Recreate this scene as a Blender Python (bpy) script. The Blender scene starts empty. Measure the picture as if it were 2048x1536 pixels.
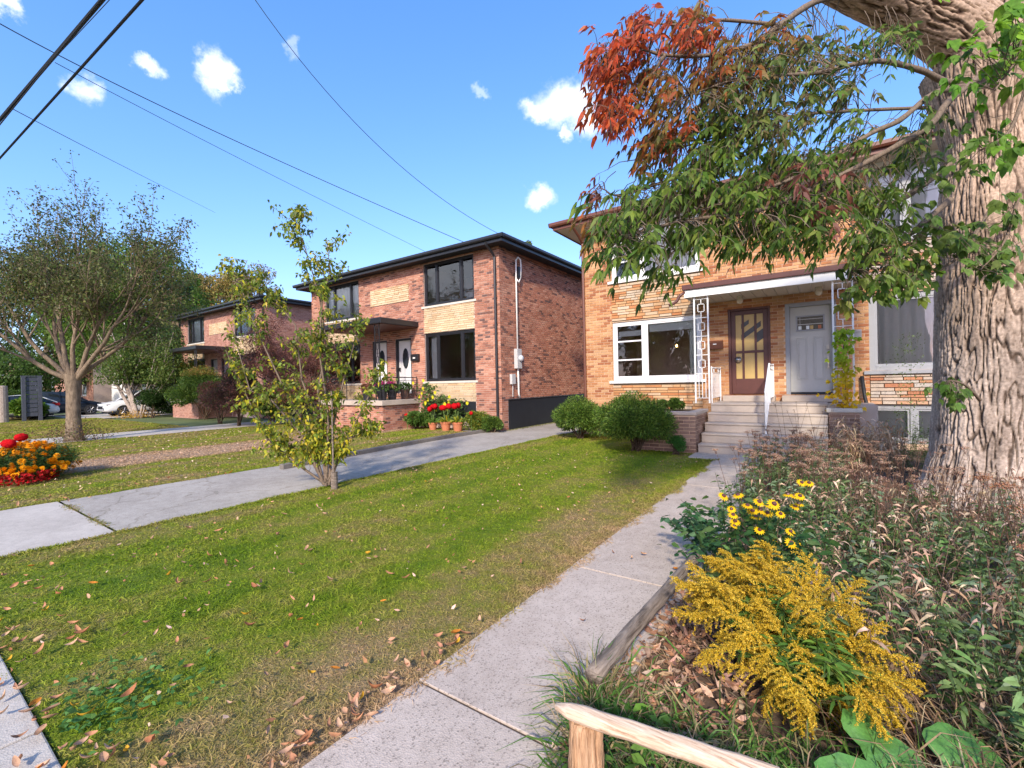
import bpy, math, random
import numpy as np
from mathutils import Vector, noise as mnoise
random.seed(7); rng = np.random.default_rng(11)
C = bpy.context.scene
COL = C.collection
rad = math.radians

# ------------------------------------------------------------------ camera, sky, sun, exposure
EYE = 1.57
CR = Vector((0.8214, 0.5700, -0.0214)).normalized()
CF = Vector((-0.5703, 0.8214, -0.0027)).normalized()
CU = CR.cross(CF).normalized(); CR = CF.cross(CU).normalized()
FPX = 907.5
cam_d = bpy.data.cameras.new('camera'); cam = bpy.data.objects.new('camera', cam_d); COL.objects.link(cam)
cam_d.sensor_width = 36; cam_d.lens = FPX / 2048 * 36; cam_d.clip_start = 0.05; cam_d.clip_end = 3000
from mathutils import Matrix
M = Matrix((CR, CU, -CF)).transposed().to_4x4(); M.translation = Vector((0, 0, EYE)); cam.matrix_world = M
C.camera = cam

SUN = Vector((0.32, -0.82, 0.56)).normalized()          # towards the sun
elev = math.asin(SUN.z); srot = math.atan2(SUN.x, SUN.y)
w = bpy.data.worlds.new('World'); C.world = w; w.use_nodes = True
nt = w.node_tree; nt.nodes.clear()
def N(nt, t, **k):
    n = nt.nodes.new(t)
    for a, b in k.items():
        if a.startswith('i_'):
            key = a[2:]; key = int(key) if key.isdigit() else key.replace('_', ' ')
            n.inputs[key].default_value = b
        else: setattr(n, a, b)
    return n
def sky_world():
    L = nt.links.new
    out = N(nt, 'ShaderNodeOutputWorld'); bg = N(nt, 'ShaderNodeBackground'); bg.inputs[1].default_value = 0.15
    sky = N(nt, 'ShaderNodeTexSky'); sky.sky_type = 'NISHITA'; sky.sun_disc = False
    sky.sun_elevation = elev; sky.sun_rotation = srot; sky.air_density = 1.15; sky.dust_density = 0.9; sky.ozone_density = 2.2
    tc = N(nt, 'ShaderNodeTexCoord'); nz = N(nt, 'ShaderNodeTexNoise', i_Scale=22.0, i_Detail=8.0, i_Roughness=0.62)
    L(tc.outputs['Generated'], nz.inputs['Vector'])
    sub = N(nt, 'ShaderNodeVectorMath', operation='SUBTRACT'); sub.inputs[1].default_value = (.5, .5, .5); L(nz.outputs['Color'], sub.inputs[0])
    sc = N(nt, 'ShaderNodeVectorMath', operation='SCALE'); sc.inputs[3].default_value = 0.075; L(sub.outputs[0], sc.inputs[0])
    ad = N(nt, 'ShaderNodeVectorMath', operation='ADD'); L(tc.outputs['Generated'], ad.inputs[0]); L(sc.outputs[0], ad.inputs[1])
    clouds = [(1135, 208, 62, 34, 1), (1180, 245, 40, 30, 1), (1080, 225, 32, 20, .9), (435, 148, 30, 36, 1), (452, 172, 16, 16, .9), (297, 135, 24, 18, .8), (168, 180, 28, 24, .7), (1082, 392, 30, 22, 1),
              (1134, 268, 11, 16, .8), (960, 184, 14, 10, .35), (583, 96, 12, 16, .3), (10, 0, 30, 16, .8), (1850, 420, 130, 60, .9), (1950, 300, 60, 30, .7)]
    prev = None
    def mt(op, a, b=None, cl=False):
        m = N(nt, 'ShaderNodeMath', operation=op, use_clamp=cl)
        for i, v in enumerate((a, b)):
            if v is None: continue
            if isinstance(v, (int, float)): m.inputs[i].default_value = v
            else: L(v, m.inputs[i])
        return m.outputs[0]
    extra = [(-0.2, -1, .35, .3, .12), (1, -.3, .3, .35, .12), (.8, .6, .45, .25, .1), (-.9, -.7, .3, .4, .12), (.1, -.7, .8, .3, .16)]
    lst = []
    for (x, y, a, b, s) in clouds:
        d = (CF * FPX + CR * (x - 1024) - CU * (y - 768)); ln = d.length; lst.append((d.normalized(), a / ln * .92, b / ln * .95, s * .93))
    for (x, y, z, a, b) in extra: lst.append((Vector((x, y, z)).normalized(), a, b, .9))
    for d, a, b, s in lst:
        r = d.cross(Vector((0, 0, 1))).normalized(); u = r.cross(d).normalized()
        df = N(nt, 'ShaderNodeVectorMath', operation='SUBTRACT'); L(ad.outputs[0], df.inputs[0]); df.inputs[1].default_value = d
        d1 = N(nt, 'ShaderNodeVectorMath', operation='DOT_PRODUCT'); L(df.outputs[0], d1.inputs[0]); d1.inputs[1].default_value = r / a
        d2 = N(nt, 'ShaderNodeVectorMath', operation='DOT_PRODUCT'); L(df.outputs[0], d2.inputs[0]); d2.inputs[1].default_value = u / b
        d3 = N(nt, 'ShaderNodeVectorMath', operation='DOT_PRODUCT'); L(df.outputs[0], d3.inputs[0]); d3.inputs[1].default_value = d
        e = mt('SQRT', mt('ADD', mt('POWER', mt('ABSOLUTE', d1.outputs['Value']), 2.0), mt('POWER', mt('ABSOLUTE', d2.outputs['Value']), 2.0)))
        e = mt('ADD', e, mt('MULTIPLY', mt('ABSOLUTE', d3.outputs['Value']), 0.6))
        mr = N(nt, 'ShaderNodeMapRange', interpolation_type='SMOOTHSTEP'); L(e, mr.inputs[0])
        mr.inputs[1].default_value = 1.45; mr.inputs[2].default_value = 0.3; mr.inputs[3].default_value = 0; mr.inputs[4].default_value = s
        prev = mr.outputs[0] if prev is None else mt('MAXIMUM', prev, mr.outputs[0])
    hs = N(nt, 'ShaderNodeMix', data_type='RGBA', blend_type='MULTIPLY'); hs.inputs[0].default_value = 1; pre = N(nt, 'ShaderNodeVectorMath', operation='SCALE'); pre.inputs[3].default_value = .3; L(sky.outputs[0], pre.inputs[0]); sp = N(nt, 'ShaderNodeSeparateXYZ'); L(pre.outputs[0], sp.inputs[0]); cb = N(nt, 'ShaderNodeCombineXYZ')
    for ch, (pw, kk) in enumerate(((1.12, .49), (.86, .575), (.8, .84))): L(mt('MULTIPLY', mt('POWER', sp.outputs[ch], pw), kk), cb.inputs[ch])
    po = N(nt, 'ShaderNodeVectorMath', operation='SCALE'); po.inputs[3].default_value = 1 / .3; L(cb.outputs[0], po.inputs[0]); L(po.outputs[0], hs.inputs[6]); hs.inputs[7].default_value = SKYTINT
    mix = N(nt, 'ShaderNodeMix', data_type='RGBA'); L(prev, mix.inputs[0]); L(hs.outputs[2], mix.inputs[6]); mix.inputs[7].default_value = (3.6, 3.7, 3.9, 1)
    L(mix.outputs[2], bg.inputs[0]); L(bg.outputs[0], out.inputs[0])
SKYTINT = (1.0, 1.0, 1.0, 1)
sky_world()
sl = bpy.data.lights.new('sun', 'SUN'); sl.energy = 2.0; sl.angle = rad(4.0); sl.color = (1, .90, .75)
so = bpy.data.objects.new('sun', sl); COL.objects.link(so); so.rotation_euler = SUN.to_track_quat('Z', 'Y').to_euler(); so.location = (10, -20, 20)
vs = C.view_settings; vs.view_transform = 'Standard'; vs.look = 'None'; vs.gamma = 1; vs.exposure = 1.5
vs.use_curve_mapping = False
C.cycles.max_bounces = 6; C.cycles.transparent_max_bounces = 8; C.cycles.use_denoising = True

def at(x, y, depth):
    """point of the place seen at photo pixel x, y, DEPTH metres in front of the camera"""
    return Vector((0, 0, EYE)) + (CF + CR * ((x - 1024) / FPX) - CU * ((y - 768) / FPX)) * depth

# ------------------------------------------------------------------ materials
def newmat(name):
    m = bpy.data.materials.new(name); m.use_nodes = True; t = m.node_tree; t.nodes.clear()
    o = N(t, 'ShaderNodeOutputMaterial'); p = N(t, 'ShaderNodeBsdfPrincipled'); t.links.new(p.outputs[0], o.inputs[0])
    return m, t, p, o
def c4(c): return (c[0], c[1], c[2], 1)
def ramp(t, pts, interp='LINEAR'):
    r = N(t, 'ShaderNodeValToRGB'); r.color_ramp.interpolation = interp
    while len(r.color_ramp.elements) < len(pts): r.color_ramp.elements.new(.5)
    for e, (p, c) in zip(r.color_ramp.elements, pts): e.position = p; e.color = c4(c)
    return r
def noise(t, scale, detail=4, rough=.55, vec=None, dist=0):
    n = N(t, 'ShaderNodeTexNoise'); n.inputs['Scale'].default_value = scale; n.inputs['Detail'].default_value = detail
    n.inputs['Roughness'].default_value = rough; n.inputs['Distortion'].default_value = dist
    if vec is None:
        g = N(t, 'ShaderNodeNewGeometry'); vec = g.outputs['Position']
    t.links.new(vec, n.inputs['Vector']); return n
def bump(t, p, h, strength=.3, dist=.01):
    b = N(t, 'ShaderNodeBump'); b.inputs['Strength'].default_value = strength; b.inputs['Distance'].default_value = dist
    t.links.new(h, b.inputs['Height']); t.links.new(b.outputs[0], p.inputs['Normal']); return b
def simple(name, c, rough=.6, var=.25, scale=6, metal=0, bmp=.15, spec=.5, fine=40):
    m, t, p, o = newmat(name)
    n = noise(t, scale, 6); n2 = noise(t, fine, 4)
    a = tuple(max(0, x * (1 - var)) for x in c); b = tuple(min(1, x * (1 + var)) for x in c)
    r = ramp(t, [(.3, a), (.7, b)])
    ad = N(t, 'ShaderNodeMath', operation='MULTIPLY_ADD'); t.links.new(n.outputs[0], ad.inputs[0]); ad.inputs[1].default_value = .6
    m2 = N(t, 'ShaderNodeMath', operation='MULTIPLY'); t.links.new(n2.outputs[0], m2.inputs[0]); m2.inputs[1].default_value = .4
    t.links.new(m2.outputs[0], ad.inputs[2]); t.links.new(ad.outputs[0], r.inputs[0]); t.links.new(r.outputs[0], p.inputs['Base Color'])
    p.inputs['Roughness'].default_value = rough; p.inputs['Metallic'].default_value = metal; p.inputs['Specular IOR Level'].default_value = spec
    if bmp: bump(t, p, n2.outputs[0], bmp, .004)
    return m
def pieces(name, pts, rough=.85, from_obj=False, bscale=60, var=.3, bstr=.5, spec=.25):
    """bricks or stones: each piece takes its own fired colour"""
    m, t, p, o = newmat(name)
    if from_obj:
        i = N(t, 'ShaderNodeObjectInfo'); src = i.outputs['Random']
    else:
        i = N(t, 'ShaderNodeAttribute'); i.attribute_name = 'tint'; src = i.outputs['Fac']
    r = ramp(t, pts); t.links.new(src, r.inputs[0])
    n = noise(t, bscale, 5, .7); n2 = noise(t, 1.3, 3)
    mr = N(t, 'ShaderNodeMapRange'); t.links.new(n.outputs[0], mr.inputs[0]); mr.inputs[1].default_value = .25; mr.inputs[2].default_value = .75; mr.inputs[3].default_value = 1 - var; mr.inputs[4].default_value = 1 + var * .6
    mr2 = N(t, 'ShaderNodeMapRange'); t.links.new(n2.outputs[0], mr2.inputs[0]); mr2.inputs[1].default_value = .3; mr2.inputs[2].default_value = .7; mr2.inputs[3].default_value = .82; mr2.inputs[4].default_value = 1.14
    mm = N(t, 'ShaderNodeMath', operation='MULTIPLY'); t.links.new(mr.outputs[0], mm.inputs[0]); t.links.new(mr2.outputs[0], mm.inputs[1])
    sc = N(t, 'ShaderNodeVectorMath', operation='SCALE'); t.links.new(r.outputs[0], sc.inputs[0]); t.links.new(mm.outputs[0], sc.inputs[3])
    t.links.new(sc.outputs[0], p.inputs['Base Color']); p.inputs['Roughness'].default_value = rough; p.inputs['Specular IOR Level'].default_value = spec
    bump(t, p, n.outputs[0], bstr, .003); return m
def leafmat(name, trans=.35, rough=.5, spec=.3, var=.25):
    m, t, p, o = newmat(name)
    a = N(t, 'ShaderNodeAttribute'); a.attribute_name = 'col'
    n = noise(t, 35, 3); mr = N(t, 'ShaderNodeMapRange'); t.links.new(n.outputs[0], mr.inputs[0]); mr.inputs[1].default_value = .3; mr.inputs[2].default_value = .7; mr.inputs[3].default_value = 1 - var; mr.inputs[4].default_value = 1 + var
    sc = N(t, 'ShaderNodeVectorMath', operation='SCALE'); t.links.new(a.outputs['Color'], sc.inputs[0]); t.links.new(mr.outputs[0], sc.inputs[3])
    t.links.new(sc.outputs[0], p.inputs['Base Color']); p.inputs['Roughness'].default_value = rough; p.inputs['Specular IOR Level'].default_value = spec
    tr = N(t, 'ShaderNodeBsdfTranslucent'); t.links.new(sc.outputs[0], tr.inputs[0]); mx = N(t, 'ShaderNodeMixShader'); mx.inputs[0].default_value = trans
    t.links.new(p.outputs[0], mx.inputs[1]); t.links.new(tr.outputs[0], mx.inputs[2]); t.links.new(mx.outputs[0], o.inputs[0]); return m
def glassmat(name, tint=(.93, .95, .95), refl=.9):
    m, t, p, o = newmat(name); t.nodes.remove(p)
    g = N(t, 'ShaderNodeBsdfGlossy'); g.inputs['Roughness'].default_value = .015; g.inputs[0].default_value = c4((refl, refl, refl))
    n = noise(t, 1.5, 2); b = N(t, 'ShaderNodeBump'); b.inputs['Strength'].default_value = .06; b.inputs['Distance'].default_value = .05; t.links.new(n.outputs[0], b.inputs['Height']); t.links.new(b.outputs[0], g.inputs['Normal'])
    tr = N(t, 'ShaderNodeBsdfTransparent'); tr.inputs[0].default_value = c4(tint); f = N(t, 'ShaderNodeFresnel'); f.inputs[0].default_value = 2.0
    mx = N(t, 'ShaderNodeMixShader'); t.links.new(f.outputs[0], mx.inputs[0]); t.links.new(tr.outputs[0], mx.inputs[1]); t.links.new(g.outputs[0], mx.inputs[2]); t.links.new(mx.outputs[0], o.inputs[0]); return m
def bark(name, c1, c2, scale=(18, 18, 3), strength=.8, dist=.02, mid=None):
    m, t, p, o = newmat(name)
    g = N(t, 'ShaderNodeNewGeometry'); mp = N(t, 'ShaderNodeMapping'); mp.inputs['Scale'].default_value = scale; t.links.new(g.outputs['Position'], mp.inputs[0])
    n = noise(t, 1, 8, .65, mp.outputs[0], .6)
    r = ramp(t, [(.32, c1), (.5, mid or tuple((a + b) / 2 for a, b in zip(c1, c2))), (.68, c2)]); t.links.new(n.outputs[0], r.inputs[0]); t.links.new(r.outputs[0], p.inputs['Base Color'])
    p.inputs['Roughness'].default_value = .95; p.inputs['Specular IOR Level'].default_value = .15; bump(t, p, n.outputs[0], strength, dist); return m

YB = [(0, (.33, .12, .055)), (.18, (.41, .165, .07)), (.34, (.48, .23, .10)), (.65, (.54, .29, .135)), (1, (.58, .34, .175))]
RB = [(0, (.15, .09, .08)), (.08, (.21, .105, .08)), (.2, (.40, .17, .11)), (.6, (.48, .215, .14)), (1, (.56, .30, .21))]
PB = [(0, (.34, .16, .12)), (.3, (.44, .21, .15)), (1, (.52, .28, .21))]
SB = [(0, (.44, .17, .07)), (.25, (.52, .26, .11)), (.6, (.58, .36, .19)), (1, (.56, .45, .33))]
SB2 = [(0, (.42, .17, .09)), (.25, (.50, .27, .15)), (.55, (.50, .37, .27)), (1, (.46, .42, .37))]
LB = [(0, (.62, .42, .24)), (.4, (.68, .50, .30)), (1, (.72, .56, .37))]
MB_ = [(0, (.20, .12, .09)), (.5, (.30, .19, .14)), (1, (.40, .27, .2))]
mats = {}
for k, pts in dict(ybrick=YB, rbrick=RB, pbrick=PB, stone=SB, stone2=SB2, lstone=LB, pier=MB_).items():
    mats[k] = pieces(k, pts); mats[k + '_o'] = pieces(k + '_each', pts, from_obj=True)
mats['ymortar'] = simple('yellow_mortar', (.62, .44, .31), .95, .15)
mats['rmortar'] = simple('pale_mortar', (.60, .46, .40), .95, .15)
mats['smortar'] = simple('dark_joint', (.13, .09, .06), .95, .2)
mats['white'] = simple('white_paint', (.78, .78, .76), .45, .05)
mats['iron'] = simple('white_iron', (.82, .82, .80), .4, .06)
mats['wood_white'] = simple('window_white', (.74, .74, .75), .5, .06)
mats['black'] = simple('black_metal', (.018, .018, .022), .35, .2)
mats['blackpaint'] = simple('black_render', (.012, .014, .018), .6, .3, 3)
mats['brown'] = simple('brown_metal', (.14, .05, .03), .4, .15)
mats['brown_dark'] = simple('brown_sheet', (.10, .035, .028), .4, .15)
mats['grey'] = simple('grey_paint', (.46, .455, .42), .45, .05)
mats['greyframe'] = simple('grey_frame', (.29, .30, .32), .45, .06)
mats['sill'] = simple('stone_sill', (.60, .55, .47), .8, .1)
mats['soffit'] = simple('cream_soffit', (.55, .50, .42), .6, .06)
mats['roof'] = simple('roof_shingle', (.05, .048, .05), .9, .4, 8)
mats['roofbrown'] = simple('brown_shingle', (.12, .07, .05), .9, .3, 8)
mats['room'] = simple('room_wall', (.58, .45, .36), .9, .05)
mats['curtain'] = simple('curtain_cloth', (.80, .84, .83), .9, .03)
mats['blind'] = simple('paper_blind', (.86, .84, .77), .9, .05, 1.2)
mats['amber'] = simple('amber_glass', (.52, .36, .13), .35, .12, 3)
mats['smoke'] = simple('smoke_strip', (.035, .035, .04), .3, .1)
mats['steel'] = simple('brushed_steel', (.55, .54, .50), .3, .1, metal=.9)
mats['lead'] = simple('leaded_glass', (.10, .09, .07), .2, .3, 30)
mats['glass'] = glassmat('window_glass')
mats['concrete'] = simple('step_concrete', (.46, .385, .32), .9, .2, 3, bmp=.4, fine=90)
mats['conduit'] = simple('grey_conduit', (.50, .50, .50), .45, .1)
mats['terracotta'] = simple('terracotta', (.50, .17, .08), .8, .15)
mats['blackpot'] = simple('dark_pot', (.02, .02, .025), .5, .2)
mats['brownpot'] = simple('brown_pot', (.13, .07, .05), .7, .2)
mats['cable'] = simple('black_cable', (.012, .012, .014), .6, .2)
mats['bulb'] = simple('lamp_glass', (.6, .52, .4), .2, .05)
mats['whitehouse'] = simple('white_render', (.72, .71, .69), .8, .06, 2)
mats['greyhouse'] = simple('grey_render', (.30, .30, .31), .85, .1, 2)
mats['carwhite'] = simple('white_car_paint', (.78, .79, .80), .18, .03, bmp=0)
mats['carblack'] = simple('black_car_paint', (.012, .016, .025), .12, .1, bmp=0)
mats['cargrey'] = simple('grey_car_paint', (.10, .11, .13), .2, .1, bmp=0)
mats['carglass'] = simple('car_glass', (.02, .025, .03), .05, .1, bmp=0)
mats['rubber'] = simple('tyre_rubber', (.015, .015, .015), .8, .2)
mats['rim'] = simple('wheel_rim', (.25, .25, .27), .3, .1, metal=.7, bmp=0)
mats['tail'] = simple('red_tail_lens', (.55, .02, .02), .2, .1, bmp=0)
mats['lamp'] = simple('clear_lens', (.6, .62, .65), .1, .1, bmp=0)
mats['bluebin'] = simple('blue_plastic', (.05, .25, .5), .4, .1)
mats['leaf'] = leafmat('leaf', .45); mats['dryleaf'] = leafmat('dry_leaf', .15, .8, .15, .3); mats['petal'] = leafmat('petal', .3, .6, .2, .1)
mats['bark'] = bark('old_bark', (.05, .028, .018), (.42, .28, .19), (16, 16, 3.2), .9, .03, (.28, .18, .12))
mats['bark2'] = bark('tan_bark', (.11, .08, .055), (.31, .235, .165), (20, 20, 6), .7, .02)
mats['twig'] = bark('twig_bark', (.10, .075, .055), (.24, .18, .13), (60, 60, 30), .3, .005)
mats['darktwig'] = bark('dark_twig_bark', (.05, .035, .025), (.13, .09, .06), (60, 60, 30), .3, .005)
mats['palebark'] = bark('pale_bark', (.25, .19, .15), (.50, .42, .36), (20, 20, 6), .5, .01)
mats['greywood'] = bark('weathered_wood', (.09, .07, .055), (.32, .26, .21), (25, 5, 60), .7, .01)
mats['newwood'] = bark('cut_cedar', (.30, .17, .10), (.68, .54, .42), (5, 90, 110), .6, .004, (.56, .42, .30))
mats['postwood'] = bark('split_cedar', (.20, .09, .045), (.60, .40, .26), (95, 95, 4), .8, .01, (.46, .28, .16))

def ground_mats():
    # lawn: green with straw patches (world position), the dry band runs along the path
    def lawn(name, dark=1.0):
        m, t, p, o = newmat(name)
        n1 = noise(t, .55, 4, .6); n2 = noise(t, 5, 5, .6); n3 = noise(t, 60, 3, .6)
        g = N(t, 'ShaderNodeNewGeometry'); sx = N(t, 'ShaderNodeSeparateXYZ'); t.links.new(g.outputs['Position'], sx.inputs[0])
        at_ = N(t, 'ShaderNodeAttribute'); at_.attribute_name = 'dry'
        def mt(op, a, b, cl=False):
            q = N(t, 'ShaderNodeMath', operation=op, use_clamp=cl)
            for i, v in enumerate((a, b)):
                if isinstance(v, (int, float)): q.inputs[i].default_value = v
                else: t.links.new(v, q.inputs[i])
            return q.outputs[0]
        s = mt('ADD', mt('MULTIPLY', n1.outputs[0], .55), mt('MULTIPLY', n2.outputs[0], .45))
        s = mt('ADD', s, mt('MULTIPLY', mt('SUBTRACT', n3.outputs[0], .5), .35))
        # dry band next to the path: x from -3.1 to -1.8
        mr = N(t, 'ShaderNodeMapRange', interpolation_type='SMOOTHSTEP'); t.links.new(sx.outputs[0], mr.inputs[0]); mr.inputs[1].default_value = -3.0; mr.inputs[2].default_value = -1.75; mr.inputs[3].default_value = 0; mr.inputs[4].default_value = .27
        my = N(t, 'ShaderNodeMapRange'); t.links.new(sx.outputs[1], my.inputs[0]); my.inputs[1].default_value = 7; my.inputs[2].default_value = 3.5; my.inputs[3].default_value = .35; my.inputs[4].default_value = 1
        s = mt('ADD', s, mt('MULTIPLY', mr.outputs[0], my.outputs[0]))
        # left edge of the near lawn by the driveway, and the worn strip of the next lawn
        me = N(t, 'ShaderNodeMapRange', interpolation_type='SMOOTHSTEP'); t.links.new(sx.outputs[0], me.inputs[0]); me.inputs[1].default_value = -5.6; me.inputs[2].default_value = -6.6; me.inputs[3].default_value = 0; me.inputs[4].default_value = .10
        s = mt('ADD', s, me.outputs[0])
        wob = mt('ADD', sx.outputs[0], mt('MULTIPLY', n2.outputs[0], .8))
        d = mt('ABSOLUTE', mt('ADD', wob, 12.75), 0); ms = N(t, 'ShaderNodeMapRange', interpolation_type='SMOOTHSTEP'); t.links.new(d, ms.inputs[0]); ms.inputs[1].default_value = 1.35; ms.inputs[2].default_value = .55; ms.inputs[3].default_value = 0; ms.inputs[4].default_value = .36
        s = mt('ADD', s, ms.outputs[0])
        s = mt('ADD', s, mt('MULTIPLY', mt('SINE', mt('MULTIPLY', sx.outputs[0], 7.0), 0), .045))
        r = ramp(t, [(.36, (.115, .195, .008)), (.46, (.175, .245, .014)), (.54, (.245, .275, .03)), (.64, (.29, .245, .07)), (.80, (.42, .28, .15)), (.95, (.48, .33, .22))])
        t.links.new(s, r.inputs[0]); t.links.new(r.outputs[0], p.inputs['Base Color']); p.inputs['Roughness'].default_value = .8; p.inputs['Specular IOR Level'].default_value = .2
        return m, t, p, o, r, n3
    m, t, p, o, r, n3 = lawn('lawn_soil')
    bump(t, p, n3.outputs[0], .8, .03)
    sc = N(t, 'ShaderNodeVectorMath', operation='SCALE'); t.links.new(r.outputs[0], sc.inputs[0]); sc.inputs[3].default_value = .72; t.links.new(sc.outputs[0], p.inputs['Base Color'])
    mats['lawn'] = m
    m, t, p, o, r, n3 = lawn('grass_blade')
    i = N(t, 'ShaderNodeAttribute'); i.attribute_name = 'tint'
    mr = N(t, 'ShaderNodeMapRange'); t.links.new(i.outputs['Fac'], mr.inputs[0]); mr.inputs[3].default_value = .75; mr.inputs[4].default_value = 1.45
    sc = N(t, 'ShaderNodeVectorMath', operation='SCALE'); t.links.new(r.outputs[0], sc.inputs[0]); t.links.new(mr.outputs[0], sc.inputs[3]); t.links.new(sc.outputs[0], p.inputs['Base Color'])
    tr = N(t, 'ShaderNodeBsdfTranslucent'); t.links.new(sc.outputs[0], tr.inputs[0]); mx = N(t, 'ShaderNodeMixShader'); mx.inputs[0].default_value = .3
    t.links.new(p.outputs[0], mx.inputs[1]); t.links.new(tr.outputs[0], mx.inputs[2]); t.links.new(mx.outputs[0], o.inputs[0]); mats['blade'] = m
    # paving
    def paving(name, a, b, spk, rough=.9, cracks=False):
        m, t, p, o = newmat(name)
        n1 = noise(t, 1.2, 5, .6); n2 = noise(t, 9, 6, .7); v = N(t, 'ShaderNodeTexVoronoi'); v.inputs['Scale'].default_value = 130
        g = N(t, 'ShaderNodeNewGeometry'); t.links.new(g.outputs['Position'], v.inputs['Vector'])
        ad = N(t, 'ShaderNodeMath', operation='ADD'); t.links.new(n1.outputs[0], ad.inputs[0]); t.links.new(n2.outputs[0], ad.inputs[1])
        r = ramp(t, [(.8 / 2, a), (1.2 / 2, b)]); hf = N(t, 'ShaderNodeMath', operation='MULTIPLY'); t.links.new(ad.outputs[0], hf.inputs[0]); hf.inputs[1].default_value = .5; t.links.new(hf.outputs[0], r.inputs[0])
        sr = ramp(t, [(0, (spk[0],) * 3), (.12, (spk[0],) * 3), (.3, (1, 1, 1)), (.8, (1, 1, 1)), (1, (spk[1],) * 3)]); t.links.new(v.outputs['Color'], sr.inputs[0])
        mm = N(t, 'ShaderNodeMix', data_type='RGBA', blend_type='MULTIPLY'); mm.inputs[0].default_value = 1; t.links.new(r.outputs[0], mm.inputs[6]); t.links.new(sr.outputs[0], mm.inputs[7])
        res = mm.outputs[2]
        if cracks:
            v2 = N(t, 'ShaderNodeTexVoronoi'); v2.feature = 'DISTANCE_TO_EDGE'; v2.inputs['Scale'].default_value = .45
            dn = noise(t, 1.5, 4); dv = N(t, 'ShaderNodeVectorMath', operation='ADD'); t.links.new(g.outputs['Position'], dv.inputs[0]); t.links.new(dn.outputs['Color'], dv.inputs[1]); t.links.new(dv.outputs[0], v2.inputs['Vector'])
            cr = ramp(t, [(0, (.6, .57, .5)), (.004, (.72, .7, .66)), (.009, (1, 1, 1))]); t.links.new(v2.outputs['Distance'], cr.inputs[0])
            m3 = N(t, 'ShaderNodeMix', data_type='RGBA', blend_type='MULTIPLY'); m3.inputs[0].default_value = .7; t.links.new(res, m3.inputs[6]); t.links.new(cr.outputs[0], m3.inputs[7]); res = m3.outputs[2]
        t.links.new(res, p.inputs['Base Color']); p.inputs['Roughness'].default_value = rough; p.inputs['Specular IOR Level'].default_value = .25
        bump(t, p, v.outputs['Distance'], .5, .003); return m
    mats['walk'] = paving('exposed_concrete', (.42, .345, .285), (.53, .445, .375), (.55, .75))
    mats['drive'] = paving('grey_asphalt', (.33, .295, .255), (.44, .40, .35), (.6, .8), cracks=True)
    mats['apron'] = paving('pale_concrete', (.43, .385, .335), (.53, .48, .42), (.75, .85))
    mats['road'] = paving('road_asphalt', (.05, .05, .05), (.07, .07, .07), (.7, .9))
    mats['soil'] = simple('garden_soil', (.10, .065, .042), .95, .5, 5, bmp=.8)
    mats['kerb'] = simple('kerb_concrete', (.17, .15, .13), .9, .3, 5)
    mats['field'] = simple('far_ground', (.10, .13, .04), .95, .35, .4)
ground_mats()

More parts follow.
